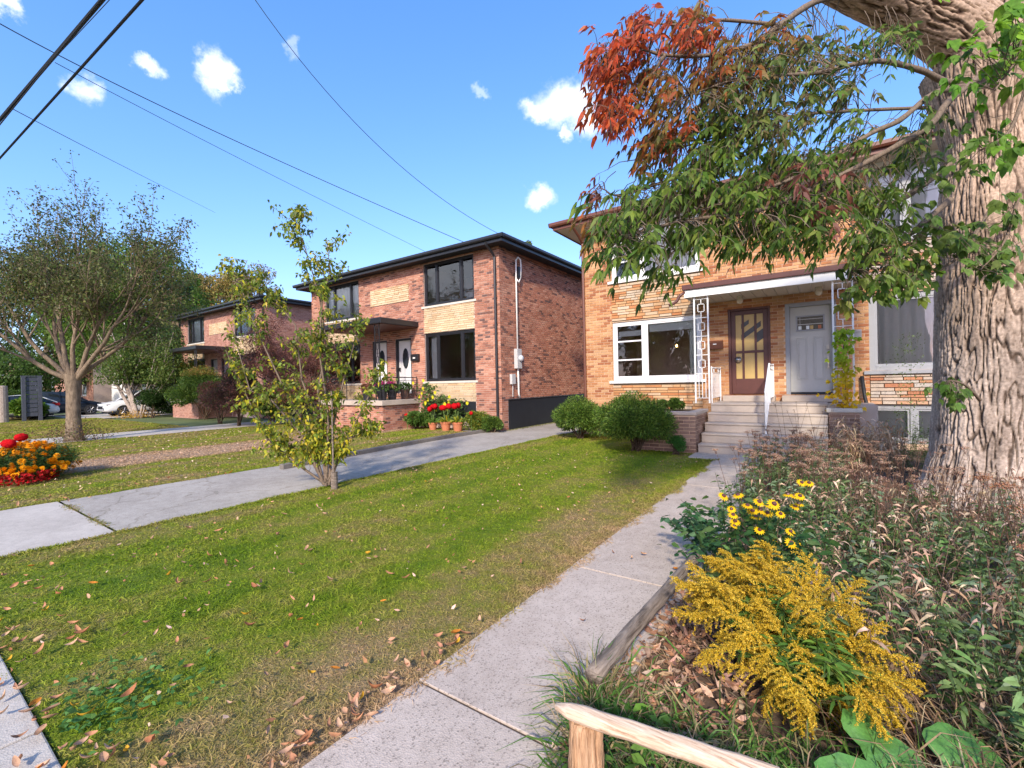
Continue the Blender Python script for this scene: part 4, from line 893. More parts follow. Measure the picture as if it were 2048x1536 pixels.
# old spreading tree on the neighbour's lawn
def old_tree():
    b = (-20.0, 3.95, 0); t = thing('spreading_tree', 'old spreading tree with tan trunk and sparse olive crown on the far lawn', 'tree', b)
    tr = T(); limb(tr, [(b[0], b[1], -.05), (b[0], b[1], .15), (b[0] - .03, b[1], .8), (b[0] + .02, b[1], 1.6), (b[0], b[1], 2.15)], [.30, .22, .18, .175, .22], 14)
    tips = []
    rnd = [(-1.0, .5), (-.75, 1.1), (-.25, 1.5), (.25, 1.6), (.75, 1.0), (1.1, .75), (-.5, .7), (.5, .65)]
    for k, (s, u) in enumerate(rnd):
        d = Vector((CR.x * s, CR.y * s, u)) + Vector((CF.x, CF.y, 0)) * random.uniform(-.6, .6)
        grow(tr, (b[0] + s * .12, b[1] + s * .08, 2.0), d, random.uniform(2.3, 3.0), .08, 3, tips, .6, .32, 4, 5, .16, .008, .72)
    tr.build('trunk', 'bark2', t, smooth=True)
    P = np.array([tuple(p) for p, d in tips]); idx = rng.choice(len(P), 27000); P = P[idx] + rng.normal(0, .10, (len(idx), 3))
    keep = P[:, 2] > 1.9; P = P[keep]; n = len(P); tm = T()
    leaves(tm, P, rdir(n), rng.uniform(.06, .12, n), rng.uniform(.04, .06, n), pick(OLIVE + [(.11, .15, .035), (.09, .12, .025)], n, .25), .3, 'dia'); tm.build('crown', 'leaf', t, 'stuff')
    # sprouts at the foot
    A = np.tile([b], (60, 1)) + np.stack([rng.normal(.25, .25, 60), rng.normal(0, .3, 60), np.zeros(60)], 1); B = A + rdir(60, .4, 1) * rng.uniform(.3, .7, (60, 1)); tm = T(); stick(tm, A, B, .008, .003, np.array([.2, .14, .09]))
    P = B[rng.choice(60, 500)] + rng.normal(0, .12, (500, 3)); P[:, 2] = np.abs(P[:, 2]); leaves(tm, P, rdir(500), .07, .04, pick([(.18, .14, .05), (.12, .14, .04), (.2, .1, .06)], 500), .2, 'dia'); tm.build('sprouts', 'leaf', t, 'stuff')
old_tree()
bg = 'trees beyond the far lawns'
def bgt(label, x, dep, top, wid, cols, n, leaf, z0=.3, tr=.3, **k):
    p = at(x, 790, dep); h = EYE + (785 - .022 * x - top + .022 * 300 - 6) / FPX * dep; crown_tree('leafy_tree', label, 'tree', (p.x, p.y, 0), h, wid / 2 * dep / FPX, cols, n, leaf, tr, bg, z0=z0, **k)
bgt('broad bright green tree behind the spreading tree', 275, 35, 478, 330, [(.11, .19, .02), (.15, .24, .03), (.08, .14, .02)], 42000, .2, .42, clumps=40)
bgt('dark green tree behind the left half of the spreading tree', 95, 44, 510, 280, GREEN, 30000, .26, .25, clumps=36)
bgt('dark green tree beside the canopy of the farther brick house', 358, 30.5, 548, 125, [(.04, .09, .02), (.06, .12, .02), (.05, .1, .04)], 20000, .14, .1, clumps=26)
bgt('yellowing tree behind the roof of the farther brick house', 440, 48, 512, 170, [(.36, .28, .07), (.28, .24, .07), (.40, .27, .09), (.17, .18, .04)], 20000, .24, .4)
bgt('thin brownish tree crown above the farther brick roof', 520, 43, 505, 120, [(.30, .21, .12), (.33, .24, .15), (.2, .16, .08)], 8000, .16, .45)
bgt('small green tree top showing above the red brick roof', 1060, 40, 450, 44, [(.12, .18, .03), (.22, .25, .05)], 3600, .15, .6, clumps=12)
bgt('faint tree top showing over the front eave of the red house', 975, 41, 462, 40, [(.14, .19, .05)], 1600, .15, .6, clumps=10)
bgt('green tree at the left edge behind the grey car', 20, 36, 690, 190, [(.10, .17, .03), (.06, .12, .02)], 14000, .22, .05)
for k, (x, y, h, r) in enumerate([(-36, -17, 12, 6), (-12, -17, 10, 5), (-22, -19, 13, 6), (-52, -15, 12, 7)]):
    crown_tree('street_tree', ['tall dark tree across the street from the farther houses', 'rounded dark tree across the street from the yellow house', 'large dark tree across the street from the red house', 'wide dark tree across the street at the far left'][k], 'tree', (x, y, 0), h, r, GREEN, 9000, .35, .35, 'trees across the street', 26, .25)
def post_tree():
    t = thing('grey_post', 'thick grey weathered post at the left edge of the far lawn', 'post', (-37.2, 4.5, 0)); g = G(); g.tube([(-37.2, 4.5, -.05), (-37.2, 4.5, 1.95)], [.24, .21], 14); g.build('shaft', 'palebark', t)
    g = G(); g.lathe([(.21, 1.95), (.2, 1.99), (.05, 2.01)], -37.2, 4.5, 14); g.build('cap', 'palebark', t)
post_tree()
def leaning_tree():
    b = (-33.2, 9.2, 0); t = thing('multi_trunk_tree', 'pale leaning multi trunk tree beside the white car', 'tree', b); tr = T(); tips = []
    for k, (s, r) in enumerate(((-.75, .13), (-.5, .15), (-.3, .12), (.35, .07), (.5, .06))):
        d = Vector((CR.x * s, CR.y * s, 1.35)); grow(tr, (b[0] + k * .06, b[1] + k * .05, -.03), d, 2.5, r * .9, 2, tips, .6, .2, 4, 5, .08, .01, .7, .6)
    tr.build('trunk', 'palebark', t, smooth=True)
    P = np.array([tuple(p) for p, d in tips]); idx = rng.choice(len(P), 16000); P = P[idx] + rng.normal(0, .35, (16000, 3)); P = P[P[:, 2] > 2.0]; n = len(P); tm = T()
    leaves(tm, P, rdir(n), .13, .08, pick([(.09, .15, .03), (.12, .18, .03), (.15, .19, .04)], n, .2), .3, 'dia'); tm.build('crown', 'leaf', t, 'stuff')
    tm = T(); n = 700; P = np.tile([b], (n, 1)) + rng.normal(0, .4, (n, 3)); P[:, 2] = np.abs(P[:, 2]) * .5; leaves(tm, P, rdir(n, 0, 1), .12, .04, pick([(.5, .3, .06), (.42, .25, .05)], n), .2, 'dia'); tm.build('dry_base_growth', 'dryleaf', t, 'stuff')
leaning_tree()

# ------------------------------------------------------------------ shrubs
def shrub(name, label, loc, size, cols, n, leaf=.05, lw=.35, group=None, clumps=14, wts=None, shape='dia', mat='leaf', cat='shrub', stems=8, up=.2, zmin=.12, droop=.15, stemmat='darktwig', top=None):
    t = thing(name, label, cat, loc, group=group); sx, sy, sz = size; cs = []; rs = []
    for k in range(clumps):
        d = rdir(1, -.15, 1)[0]; f = random.uniform(.3, .68); cs.append((loc[0] + d[0] * sx * f, loc[1] + d[1] * sy * f, loc[2] + sz * (.44 + d[2] * .4 * (f / .68)))); rs.append(min(sx, sy, sz) * random.uniform(.22, .46))
    P, d = lumpy(n, cs, rs, .85, .35); ok = P[:, 2] > loc[2] + zmin * sz; P = P[ok]; d = d[ok]; n = len(P)
    tm = T(); D = nrm(d + rdir(n) * .6 + np.array([0, 0, up])); c = pick(cols, n, .2, wts)
    if top is not None: m = P[:, 2] > loc[2] + sz * .72; c[m] = pick(top, int(m.sum()), .15)
    leaves(tm, P, D, rng.uniform(.6, 1.3, n) * leaf, rng.uniform(.7, 1.2, n) * leaf * lw, c, droop, shape); tm.build('foliage', mat, t, 'stuff')
    st = T()
    for k in range(stems):
        e = Vector(cs[k % clumps]); limb(st, [(loc[0] + random.uniform(-.08, .08), loc[1] + random.uniform(-.08, .08), loc[2] - .02), tuple(Vector(loc).lerp(e, .5) + Vector(rdir(1)[0]) * .05), tuple(e)], [.025, .016, .006], 5)
    st.build('stem', stemmat, t); return t
YEW = [(.12, .21, .03), (.17, .28, .04), (.08, .15, .025), (.21, .31, .05), (.05, .10, .02)]
shrub('yew_bush', 'rounded yew bush at the left corner of the yellow brick house', (-5.6, 11.3, 0), (1.0, .85, 1.1), YEW, 30000, .075, .28, 'yew bushes', 34, zmin=.03)
shrub('yew_bush', 'bigger yew bush with bare stems in front of the brick planter', (-3.5, 9.8, 0), (1.0, .85, 1.3), YEW, 44000, .075, .28, 'yew bushes', 44, zmin=.25, stems=12)
shrub('dwarf_conifer', 'tiny bright green conifer at the foot of the planter by the path', (-2.62, 9.72, 0), (.3, .27, .5), [(.05, .17, .03), (.09, .24, .04)], 3500, .04, .3, clumps=10, zmin=.0)
shrub('planter_evergreen', 'low spreading evergreen growing in the brick planter', (-2.95, 10.75, .84), (.55, .4, .26), YEW, 4000, .06, .3, clumps=12, zmin=0, stems=4)
def gp(x, y, z=0):
    d = CF * FPX + CR * (x - 1024) - CU * (y - 768); return Vector((0, 0, EYE)) + d * ((z - EYE) / d.z)
def gpl(x, y, ym=11.5):
    p = gp(x, y)
    return Vector((p.x * ym / p.y, ym, 0)) if p.y > ym and p.x > -15 else p
def shrub_px(name, label, x, y, w_, h, cols, n, leaf, **k):
    n = int(n * 2.3); k.setdefault('lw', .5)
    p = gpl(x, y); dep = (p - Vector((0, 0, EYE))).dot(CF); s = dep / FPX; return shrub(name, label, (p.x, p.y, 0), (w_ * s / 2 * 1.3, w_ * s / 2 * 1.2, h * s * (1.35 if 'brick house' in k.get('group', '') and 'farther' in k.get('group', '') else 1.15)), cols, n, leaf, **k)
hs = 'shrubs before the farther brick house'
shrub_px('garden_shrub', 'dark green shrub with golden top beside the white car', 355, 832, 120, 98, GREEN, 9000, .1, group=hs, top=[(.35, .26, .03), (.28, .24, .03), (.16, .19, .03)], clumps=18, zmin=0)
shrub_px('garden_shrub', 'low dark shrub directly right of the leaning pale trunks', 305, 835, 60, 44, [(.03, .07, .015), (.05, .1, .02)], 3500, .1, group=hs, zmin=0)
shrub_px('garden_shrub', 'feathery light green shrub with orange tips before the brick porch', 410, 838, 105, 88, [(.10, .17, .03), (.13, .2, .03), (.06, .12, .02)], 8000, .1, group=hs, clumps=18, zmin=0, top=[(.16, .2, .03), (.3, .2, .05)])
shrub_px('garden_shrub', 'pink leaved shrub left of the purple bush', 440, 846, 80, 78, [(.42, .16, .10), (.38, .2, .1), (.2, .18, .05), (.3, .1, .07)], 3600, .1, group=hs, clumps=14, zmin=0)
shrub_px('garden_shrub', 'purple brown bush with green skirt on the lawn edge', 478, 852, 110, 92, [(.14, .06, .055), (.18, .08, .06), (.10, .10, .04), (.2, .11, .07)], 8000, .09, group=hs, clumps=18, zmin=0)
shrub_px('garden_shrub', 'green bush low between the purple bush and the red maple', 545, 850, 80, 60, GREEN, 4000, .09, group=hs, zmin=0)
shrub_px('garden_shrub', 'dark shrub at the left edge before the grey car', 25, 838, 60, 60, GREEN, 3500, .13, group='shrubs by the parked cars', zmin=0)
shrub_px('garden_shrub', 'bright green large leaved shrub against the slatted screen', 58, 840, 46, 46, [(.16, .27, .03), (.12, .22, .03)], 1600, .2, group='shrubs by the parked cars', zmin=0, lw=.6)
def red_maple():
    p = gp(600, 850); b = (p.x, p.y, 0); t = thing('red_maple', 'purple red feathery maple before the red brick house', 'tree', b); tr = T(); tips = []
    for k in range(7):
        a = k * .9; d = Vector((math.cos(a) * .9, math.sin(a) * .9, 1.0)); grow(tr, (b[0], b[1], .6), d, 2.15, .07, 2, tips, .7, .1, 4, 5, .15, .008, .75)
    limb(tr, [(b[0], b[1], -.05), (b[0], b[1], .6)], [.13, .1], 8); tr.build('trunk', 'darktwig', t, smooth=True)
    P = np.array([tuple(q) for q, d in tips]); n = 34000; P = P[rng.choice(len(P), n)] + rng.normal(0, .16, (n, 3)) * [1.3, 1.3, .6]; P = P[P[:, 2] > .7]; n = len(P); tm = T()
    leaves(tm, P, rdir(n, -.5, .2), .10, .022, pick([(.17, .06, .05), (.22, .09, .065), (.28, .13, .09), (.11, .05, .04)], n, .2), .4, 'dia'); tm.build('crown', 'leaf', t, 'stuff')
red_maple()

# ------------------------------------------------------------------ sapling with stake on the near lawn
def sapling():
    b = gp(655, 975); t = thing('young_tree', 'young multi stem tree with yellow green leaves at the driveway edge', 'tree', tuple(b)); dep = (b - Vector((0, 0, EYE))).dot(CF)
    tr = T(); tips = []
    main = [[(655, 972), (650, 880), (640, 780), (652, 690), (640, 590), (612, 500), (600, 455), (583, 424)], [(650, 970), (625, 880), (575, 790), (530, 700), (500, 620), (475, 560), (492, 520)],
            [(660, 970), (668, 860), (690, 760), (705, 690), (715, 640)], [(655, 972), (640, 860), (600, 760), (590, 650), (545, 590), (500, 560)], [(652, 970), (600, 930), (540, 880), (500, 800), (450, 700)],
            [(662, 965), (690, 890), (735, 800), (760, 740)], [(656, 970), (660, 830), (640, 700), (645, 600), (660, 540), (650, 480)], [(650, 968), (600, 870), (540, 800), (500, 780), (460, 640)], [(655, 968), (690, 880), (740, 860), (755, 845)],
            [(650, 968), (615, 900), (570, 890), (555, 880)]]
    for m in main:
        off = random.uniform(-.45, .45); pts = [at(x + random.uniform(-4, 4), y, dep + off * i / len(m)) for i, (x, y) in enumerate(m)]
        r = [max(.004, .022 * (1 - i / len(pts))) for i in range(len(pts))]; limb(tr, pts, r, 6)
        for i in range(1, len(pts)):
            for q in range(7):
                p = pts[i - 1].lerp(pts[i], random.random()); d = Vector(rdir(1, -.2, .9)[0]); L = random.uniform(.12, .42) * (1 if i > 1 else .5); e = p + d * L; mid = p + d * L * .5 + Vector(rdir(1)[0]) * .03
                limb(tr, [p, mid, e], [.005, .004, .002], 3)
                for s in np.linspace(.2, 1, 5): tips.append(p + d * L * s)
            for s in (.3, .7): tips.append(pts[i - 1].lerp(pts[i], s))
    tr.build('stem', 'twig', t, smooth=True)
    P = np.array([tuple(p) for p in tips]); n = 9000; P = P[rng.choice(len(P), n)] + rng.normal(0, .04, (n, 3)); P = P[P[:, 2] > .38]; n = len(P); low = np.clip((2.2 - P[:, 2]) / 2, 0, 1)
    c = np.where(rng.random((n, 1)) < (.18 + .3 * low)[:, None], pick([(.55, .50, .03), (.50, .42, .04), (.42, .44, .04)], n), pick([(.17, .24, .03), (.24, .30, .035), (.12, .18, .025), (.2, .2, .05)], n, .2)); D = nrm(rdir(n) + [0, 0, -.3])
    idx = np.argsort(-rng.random(n)); tm = T(); leaves(tm, P[260:], D[260:], rng.uniform(.05, .085, n - 260), rng.uniform(.03, .045, n - 260), c[260:], .35, 'six'); tm.build('foliage', 'leaf', t, 'stuff')
    for i in range(260):
        tm = T(); leaves(tm, P[i:i + 1], D[i:i + 1], .08, .045, c[i:i + 1], .35, 'six'); tm.build('leaf', 'leaf', t)
    g = G(); q = gp(669, 978); g.tube([(q.x, q.y, -.02), (q.x, q.y, .26)], .05, 12); g.build('trunk_guard', 'greywood', t)
    g = G(); g.tube([(q.x - .02, q.y, .1), (q.x - .05, q.y + .02, 1.5)], .013, 6); g.build('stake', 'greywood', t)
sapling()

# ------------------------------------------------------------------ big tree on the right
mats['barkcol'] = leafmat('furrowed_bark', 0, .95, .1, .3)
TREE = Vector((1.72, 7.9, 0))
def big_tree():
    t = thing('large_maple', 'massive old maple with furrowed bark, red and green leaves overhanging the yellow house', 'tree', tuple(TREE))
    prof = [(-.1, .98), (.0, .90), (.25, .74), (.6, .665), (1.2, .64), (2.0, .63), (2.6, .60), (3.0, .56), (3.5, .555), (4.0, .46), (4.4, .44), (4.9, .52), (5.3, .62)]
    nz, na = 400, 460; V = np.zeros((nz, na, 3)); CC = np.zeros((nz, na, 3)); zs = np.linspace(-.1, 5.3, nz); rz = np.interp(zs, [p[0] for p in prof], [p[1] for p in prof]); ns = mnoise.noise
    for i, z in enumerate(zs):
        cx = TREE.x + .05 * math.sin(z * .9); cy = TREE.y; plate = 1 if z < 2.7 else .8
        for k in range(na):
            a = 2 * math.pi * k / na; ca, sa = math.cos(a), math.sin(a); big = ns(Vector((ca * 1.3, sa * 1.3, z * .5)))
            r = rz[i] * (1 + .05 * big + .06 * max(0, 1 - z / .8) * math.cos(a * 5 + 1))
            wv = ns(Vector((ca * 3, sa * 3, z * 1.6))) * 1.1
            v = abs(ns(Vector((ca * 14 + wv * 1.5, sa * 14 + wv, z * 2.3)))); v2 = abs(ns(Vector((ca * 13 + wv, sa * 13 - wv, z * 8 + 9)))); f = ns(Vector((ca * 30, sa * 30, z * 14)))
            c1 = min(1, v / .15); c2 = min(1, v2 / .08); c = c1 * (.55 + .45 * c2); c = c * c * (3 - 2 * c)
            r += .028 * (c - 1) * plate + .006 * f + .012 * v
            V[i, k] = (cx + ca * r, cy + sa * r, z); sh = .85 + .6 * ns(Vector((ca * 2.5, sa * 2.5, z * 1.1 + 4))) + .35 * f + .25 * ns(Vector((ca * 8, sa * 8, z * 3)))
            gy = min(1, max(0, (2.9 - z) / 1.2)); CC[i, k] = (.085 + (.35 * sh) * c, .06 + ((.255 + .035 * gy) * sh) * c, .045 + ((.185 + .06 * gy) * sh) * c)
    F = []
    ii, kk = np.meshgrid(np.arange(nz - 1), np.arange(na), indexing='ij'); a_ = ii * na + kk; b_ = ii * na + (kk + 1) % na; c_ = (ii + 1) * na + (kk + 1) % na; d_ = (ii + 1) * na + kk
    F = np.concatenate([np.stack([a_, b_, c_], -1).reshape(-1, 3), np.stack([a_, c_, d_], -1).reshape(-1, 3)])
    tm = T(); tm.add(V.reshape(-1, 3), F, CC.reshape(-1, 3)); tm.build('trunk', 'barkcol', t, smooth=True)
    def lg(name, pxs, r0, r1, n=10, mat='bark', sm=True):
        pts = [at(x, y, d) for x, y, d in pxs]; k = len(pts)
        # smooth the run
        fine = []
        for i in range(k - 1):
            p0 = pts[max(i - 1, 0)]; p1 = pts[i]; p2 = pts[i + 1]; p3 = pts[min(i + 2, k - 1)]
            for s in np.linspace(0, 1, 6, endpoint=False):
                fine.append(.5 * ((2 * p1) + (p2 - p0) * s + (2 * p0 - 5 * p1 + 4 * p2 - p3) * s * s + (3 * p1 - p0 - 3 * p2 + p3) * s ** 3))
        fine.append(pts[-1]); m = len(fine); q = T()
        limb(q, fine, [r0 + (r1 - r0) * i / (m - 1) + (r0 * .05 * math.sin(i * 1.7)) for i in range(m)], n); q.build(name, mat, t, smooth=True); return fine
    def barked(pxs, r0, r1, na=170, name='limb'):
        P = [at(x, y, d) for x, y, d in pxs]; k = len(P); fine = []
        for i in range(k - 1):
            p0 = P[max(i - 1, 0)]; p1 = P[i]; p2 = P[i + 1]; p3 = P[min(i + 2, k - 1)]; m = max(6, int((p2 - p1).length / .025))
            for u in np.linspace(0, 1, m, endpoint=False): fine.append(.5 * ((2 * p1) + (p2 - p0) * u + (2 * p0 - 5 * p1 + 4 * p2 - p3) * u * u + (3 * p1 - p0 - 3 * p2 + p3) * u ** 3))
        m = len(fine); V = np.zeros((m, na, 3)); CC = np.zeros((m, na, 3)); up = Vector((0, 1, .2)); run = 0
        for i, p in enumerate(fine):
            d = (fine[min(i + 1, m - 1)] - fine[max(i - 1, 0)]).normalized(); a_ = d.cross(up).normalized(); b_ = a_.cross(d).normalized(); run += (fine[i] - fine[i - 1]).length if i else 0; rr = r0 + (r1 - r0) * i / (m - 1)
            for q in range(na):
                t_ = 2 * math.pi * q / na; ca, sa = math.cos(t_), math.sin(t_); fr = rr / .62; wv = ns(Vector((ca * 3 * fr, sa * 3 * fr, run * 1.6 + r0 * 30))) * 1.1
                v = abs(ns(Vector((ca * 12 * fr + wv, sa * 12 * fr + wv, run * 2.2 + 3)))); v2 = abs(ns(Vector((ca * 13 * fr + wv, sa * 13 * fr, run * 7 + 9)))); f = ns(Vector((ca * 30 * fr, sa * 30 * fr, run * 14)))
                c = min(1, v / .12) * (.55 + .45 * min(1, v2 / .08)); c = c * c * (3 - 2 * c); r = rr * (1 + .07 * ns(Vector((ca, sa, run * .9)))) + .028 * (c - 1) + .005 * f
                V[i, q] = tuple(p + (a_ * ca + b_ * sa) * r); sh = .85 + .25 * f; CC[i, q] = (.075 + .37 * sh * c, .045 + .275 * sh * c, .03 + .205 * sh * c)
        ii, kk = np.meshgrid(np.arange(m - 1), np.arange(na), indexing='ij'); A_ = ii * na + kk; B_ = ii * na + (kk + 1) % na; C_ = (ii + 1) * na + (kk + 1) % na; D_ = (ii + 1) * na + kk
        tm = T(); tm.add(V.reshape(-1, 3), np.concatenate([np.stack([A_, B_, C_], -1).reshape(-1, 3), np.stack([A_, C_, D_], -1).reshape(-1, 3)]), CC.reshape(-1, 3)); tm.build(name, 'barkcol', t, smooth=True)
    barked([(2010, 260, 5.5), (1960, 110, 5.45), (1850, 20, 5.35), (1700, -45, 5.2), (1560, -120, 5.1)], .42, .24)
    barked([(2010, 240, 5.5), (2030, 20, 5.5), (2060, -160, 5.4)], .46, .33)
    barked([(1985, 575, 5.3), (2050, 505, 5.0), (2130, 470, 4.8)], .24, .1, 110)
    lines = [
        [(1990, 160, 5.0), (1900, 165, 4.7), (1840, 140, 4.5), (1750, 122, 4.3), (1640, 145, 4.1), (1570, 150, 4.0), (1470, 160, 3.9), (1380, 190, 3.8)],
        [(1990, 170, 5.0), (1880, 182, 4.6), (1800, 240, 4.3), (1740, 268, 4.2), (1620, 340, 4.0), (1500, 390, 3.8), (1400, 420, 3.7)],
        [(1990, 130, 4.9), (1900, 200, 4.5), (1860, 250, 4.3), (1760, 310, 4.1), (1640, 370, 3.9), (1520, 420, 3.7), (1380, 440, 3.6), (1260, 470, 3.5), (1210, 505, 3.5)],
        [(1760, -20, 4.8), (1640, 0, 4.6), (1560, 50, 4.4), (1500, 90, 4.2), (1420, 110, 4.1), (1330, 110, 4.0), (1240, 90, 4.0), (1200, 130, 4.0)],
        [(1900, 330, 5.0), (1800, 400, 4.7), (1700, 430, 4.5), (1600, 450, 4.3), (1480, 470, 4.1), (1350, 500, 3.9)],
        [(1900, 400, 5.0), (1830, 460, 4.7), (1760, 520, 4.6), (1700, 540, 4.5)],
        [(1860, 215, 4.6), (1740, 220, 4.5), (1600, 230, 4.3), (1480, 260, 4.2), (1380, 290, 4.2), (1270, 320, 4.1)],
        [(1560, 50, 4.4), (1440, 40, 4.3), (1350, 50, 4.2), (1280, 40, 4.2)], [(1330, 110, 4.0), (1280, 180, 4.0), (1220, 220, 4.0)], [(1440, 330, 4.2), (1340, 360, 4.0), (1240, 390, 3.9), (1210, 380, 3.9)],
        [(2060, -20, 3.6), (2040, 100, 3.5), (1990, 180, 3.4)], [(2060, 150, 3.9), (2020, 260, 3.8), (1960, 300, 3.7)], [(1980, 420, 5.0), (1930, 500, 4.7), (1880, 540, 4.6), (1830, 560, 4.5)], [(2040, 380, 4.4), (2010, 480, 4.3), (1960, 540, 4.3)],
        [(1960, 800, 5.0), (1930, 770, 4.8), (1900, 760, 4.7)]]
    anchors = []
    for k, ln in enumerate(lines):
        f = lg('branch', ln, .035 if k < 6 else .018, .006, 8, 'twig'); anchors += f
    A = np.array([tuple(a) for a in anchors])
    # where leaf sprays hang: (photo x, y, spread x, spread y, count, colours, leaflet length)
    RED = [(.50, .075, .02), (.40, .07, .025), (.55, .13, .03), (.30, .07, .03)]; RG = [(.30, .13, .03), (.22, .13, .03), (.38, .10, .03), (.16, .14, .03)]
    GR = [(.085, .16, .022), (.13, .21, .03), (.06, .11, .02), (.17, .23, .035)]; GY = [(.13, .18, .04), (.17, .2, .045), (.09, .14, .03), (.2, .15, .06)]; PU = [(.20, .07, .05), (.26, .10, .07)]; LG = [(.15, .30, .02), (.20, .36, .03), (.11, .24, .02)]
    spots = [(1235, 130, 34, 45, 42, RED, 4.0), (1290, 70, 40, 35, 32, RED, 4.0), (1240, 215, 35, 25, 34, RED, 4.0), (1330, 160, 45, 45, 34, RG, 4.0), (1400, 60, 40, 40, 26, RED, 4.1), (1400, 45, 50, 30, 20, RG, 4.3), (1340, 250, 35, 28, 24, RG, 4.1), (1370, 275, 30, 28, 14, RED, 4.2),
             (1440, 130, 45, 45, 26, RG, 4.1), (1470, 200, 60, 45, 36, GY, 4.1), (1560, 120, 60, 40, 34, GY, 4.2), (1660, 90, 60, 30, 22, GY, 4.4), (1560, 60, 50, 26, 14, RG, 4.3), (1700, 170, 60, 25, 16, GY, 4.4), (1790, 75, 55, 30, 24, GR, 4.6),
             (1540, 240, 70, 40, 44, GY, 4.1), (1450, 300, 60, 36, 46, GR, 4.0), (1600, 310, 80, 34, 44, GR, 4.1), (1700, 260, 50, 34, 20, GR, 4.4), (1380, 360, 60, 28, 46, GR, 3.8), (1300, 395, 60, 24, 36, GR, 3.7), (1250, 435, 40, 22, 16, GR, 3.6), (1500, 380, 70, 36, 52, GR, 3.9),
             (1620, 400, 70, 38, 54, GR, 4.1), (1740, 380, 60, 40, 46, GR, 4.4), (1300, 480, 50, 20, 20, GR, 3.6), (1240, 505, 35, 22, 12, GR, 3.5), (1340, 530, 36, 18, 10, GR, 3.6), (1410, 450, 50, 28, 38, GR, 3.8), (1540, 450, 70, 22, 42, GR, 4.1), (1660, 470, 60, 22, 30, GR, 4.3), (1770, 470, 50, 36, 40, GR, 4.5),
             (1560, 180, 90, 60, 34, GY, 4.3), (1650, 160, 60, 50, 22, GR, 4.4), (1420, 230, 60, 60, 22, GR, 4.2), (1500, 120, 50, 50, 16, RG, 4.3), (1300, 300, 30, 20, 12, RG, 4.1), (1205, 380, 12, 20, 5, PU, 3.9), (1620, 350, 60, 20, 12, PU, 3.9), (1650, 420, 40, 16, 6, PU, 4.0), (1800, 530, 40, 30, 26, GR, 4.5), (1480, 480, 50, 14, 14, GR, 3.9), (1830, 300, 40, 50, 18, GR, 4.6), (1200, 440, 12, 20, 5, RG, 3.7)]
    P0 = []; TP = []
    for (x, y, sx, sy, n, cols, dep) in spots:
        for k in range(int(n * 1.95)):
            px_, py_ = random.gauss(x, sx * .62), random.gauss(y, sy * .62); p = at(px_, py_, dep + random.gauss(0, .28)); P0.append(p); TP.append(cols)
    tw = T(); lf = T(); single = []; cnt = 0
    for p, cols in zip(P0, TP):
        i = np.argmin(np.sum((A - np.array(p)) ** 2, 1)); a = Vector(A[i]); v = p - a
        if v.length > .4: a = p - v.normalized() * .2 + Vector((0, 0, .05))
        h = Vector((v.x, v.y, 0)).normalized() if v.length > .01 else Vector((1, 0, 0)); h = (h * .4 + Vector((-CR.x, -CR.y, 0)) * .6 + Vector(rdir(1)[0]) * .6).normalized()
        limb(tw, [a, a.lerp(p, .5) + Vector((0, 0, .03)), p], [.005, .004, .0025], 3)
        # compound leaf: drooping stalk with paired leaflets
        L = random.uniform(.09, .17); e = [p + (h * (s * L) + Vector((0, 0, -1)) * (s * s * L * .6)) for s in (0, .33, .66, 1)]
        limb(tw, e, [.002, .0018, .0015, .001], 3)
        side = h.cross(Vector((0, 0, 1))).normalized(); bs = []; ds = []
        for j, s in enumerate((.33, .66, 1)):
            q = e[j + 1]
            for sg in ((-1, 1)): bs.append(q); ds.append(side * sg * .75 + h * .5 + Vector((0, 0, -.75)) + Vector(rdir(1)[0]) * .25)
        bs.append(e[3]); ds.append(h * .6 + Vector((0, 0, -.9)))
        n = len(bs); ll = rng.uniform(.058, .112, n); c = pick(cols, n, .14); leaves(lf, np.array([tuple(b) for b in bs]), np.array([tuple(d) for d in ds]), ll, ll * .31, c, .25, 'six')
    # broad light leaves near the trunk
    big = T(); broad = [(1960, 120, 60, 60, 46, LG, 3.6, .11), (2030, 60, 30, 60, 34, LG, 3.4, .12), (1990, 300, 50, 50, 40, [(.12, .24, .02), (.09, .18, .02)], 3.8, .10), (1900, 470, 70, 40, 90, [(.11, .19, .03), (.14, .2, .04), (.08, .15, .02)], 4.6, .11), (1990, 520, 50, 40, 60, [(.10, .2, .03), (.13, .2, .04)], 4.4, .11), (2020, 430, 30, 60, 34, [(.12, .2, .03)], 4.4, .1),
                       (1830, 540, 40, 34, 60, GR, 4.5, .11), (1720, 560, 34, 34, 34, GR, 4.5, .11), (1780, 590, 24, 24, 16, GR, 4.4, .11), (1690, 610, 20, 20, 5, [(.2, .22, .04)], 4.4, .11), (1900, 780, 34, 22, 34, [(.07, .14, .02), (.12, .2, .04)], 4.8, .09), (1850, 250, 50, 60, 26, GR, 4.6, .1), (1900, 330, 50, 60, 30, [(.12, .2, .03)], 4.5, .1)]
    count = 0
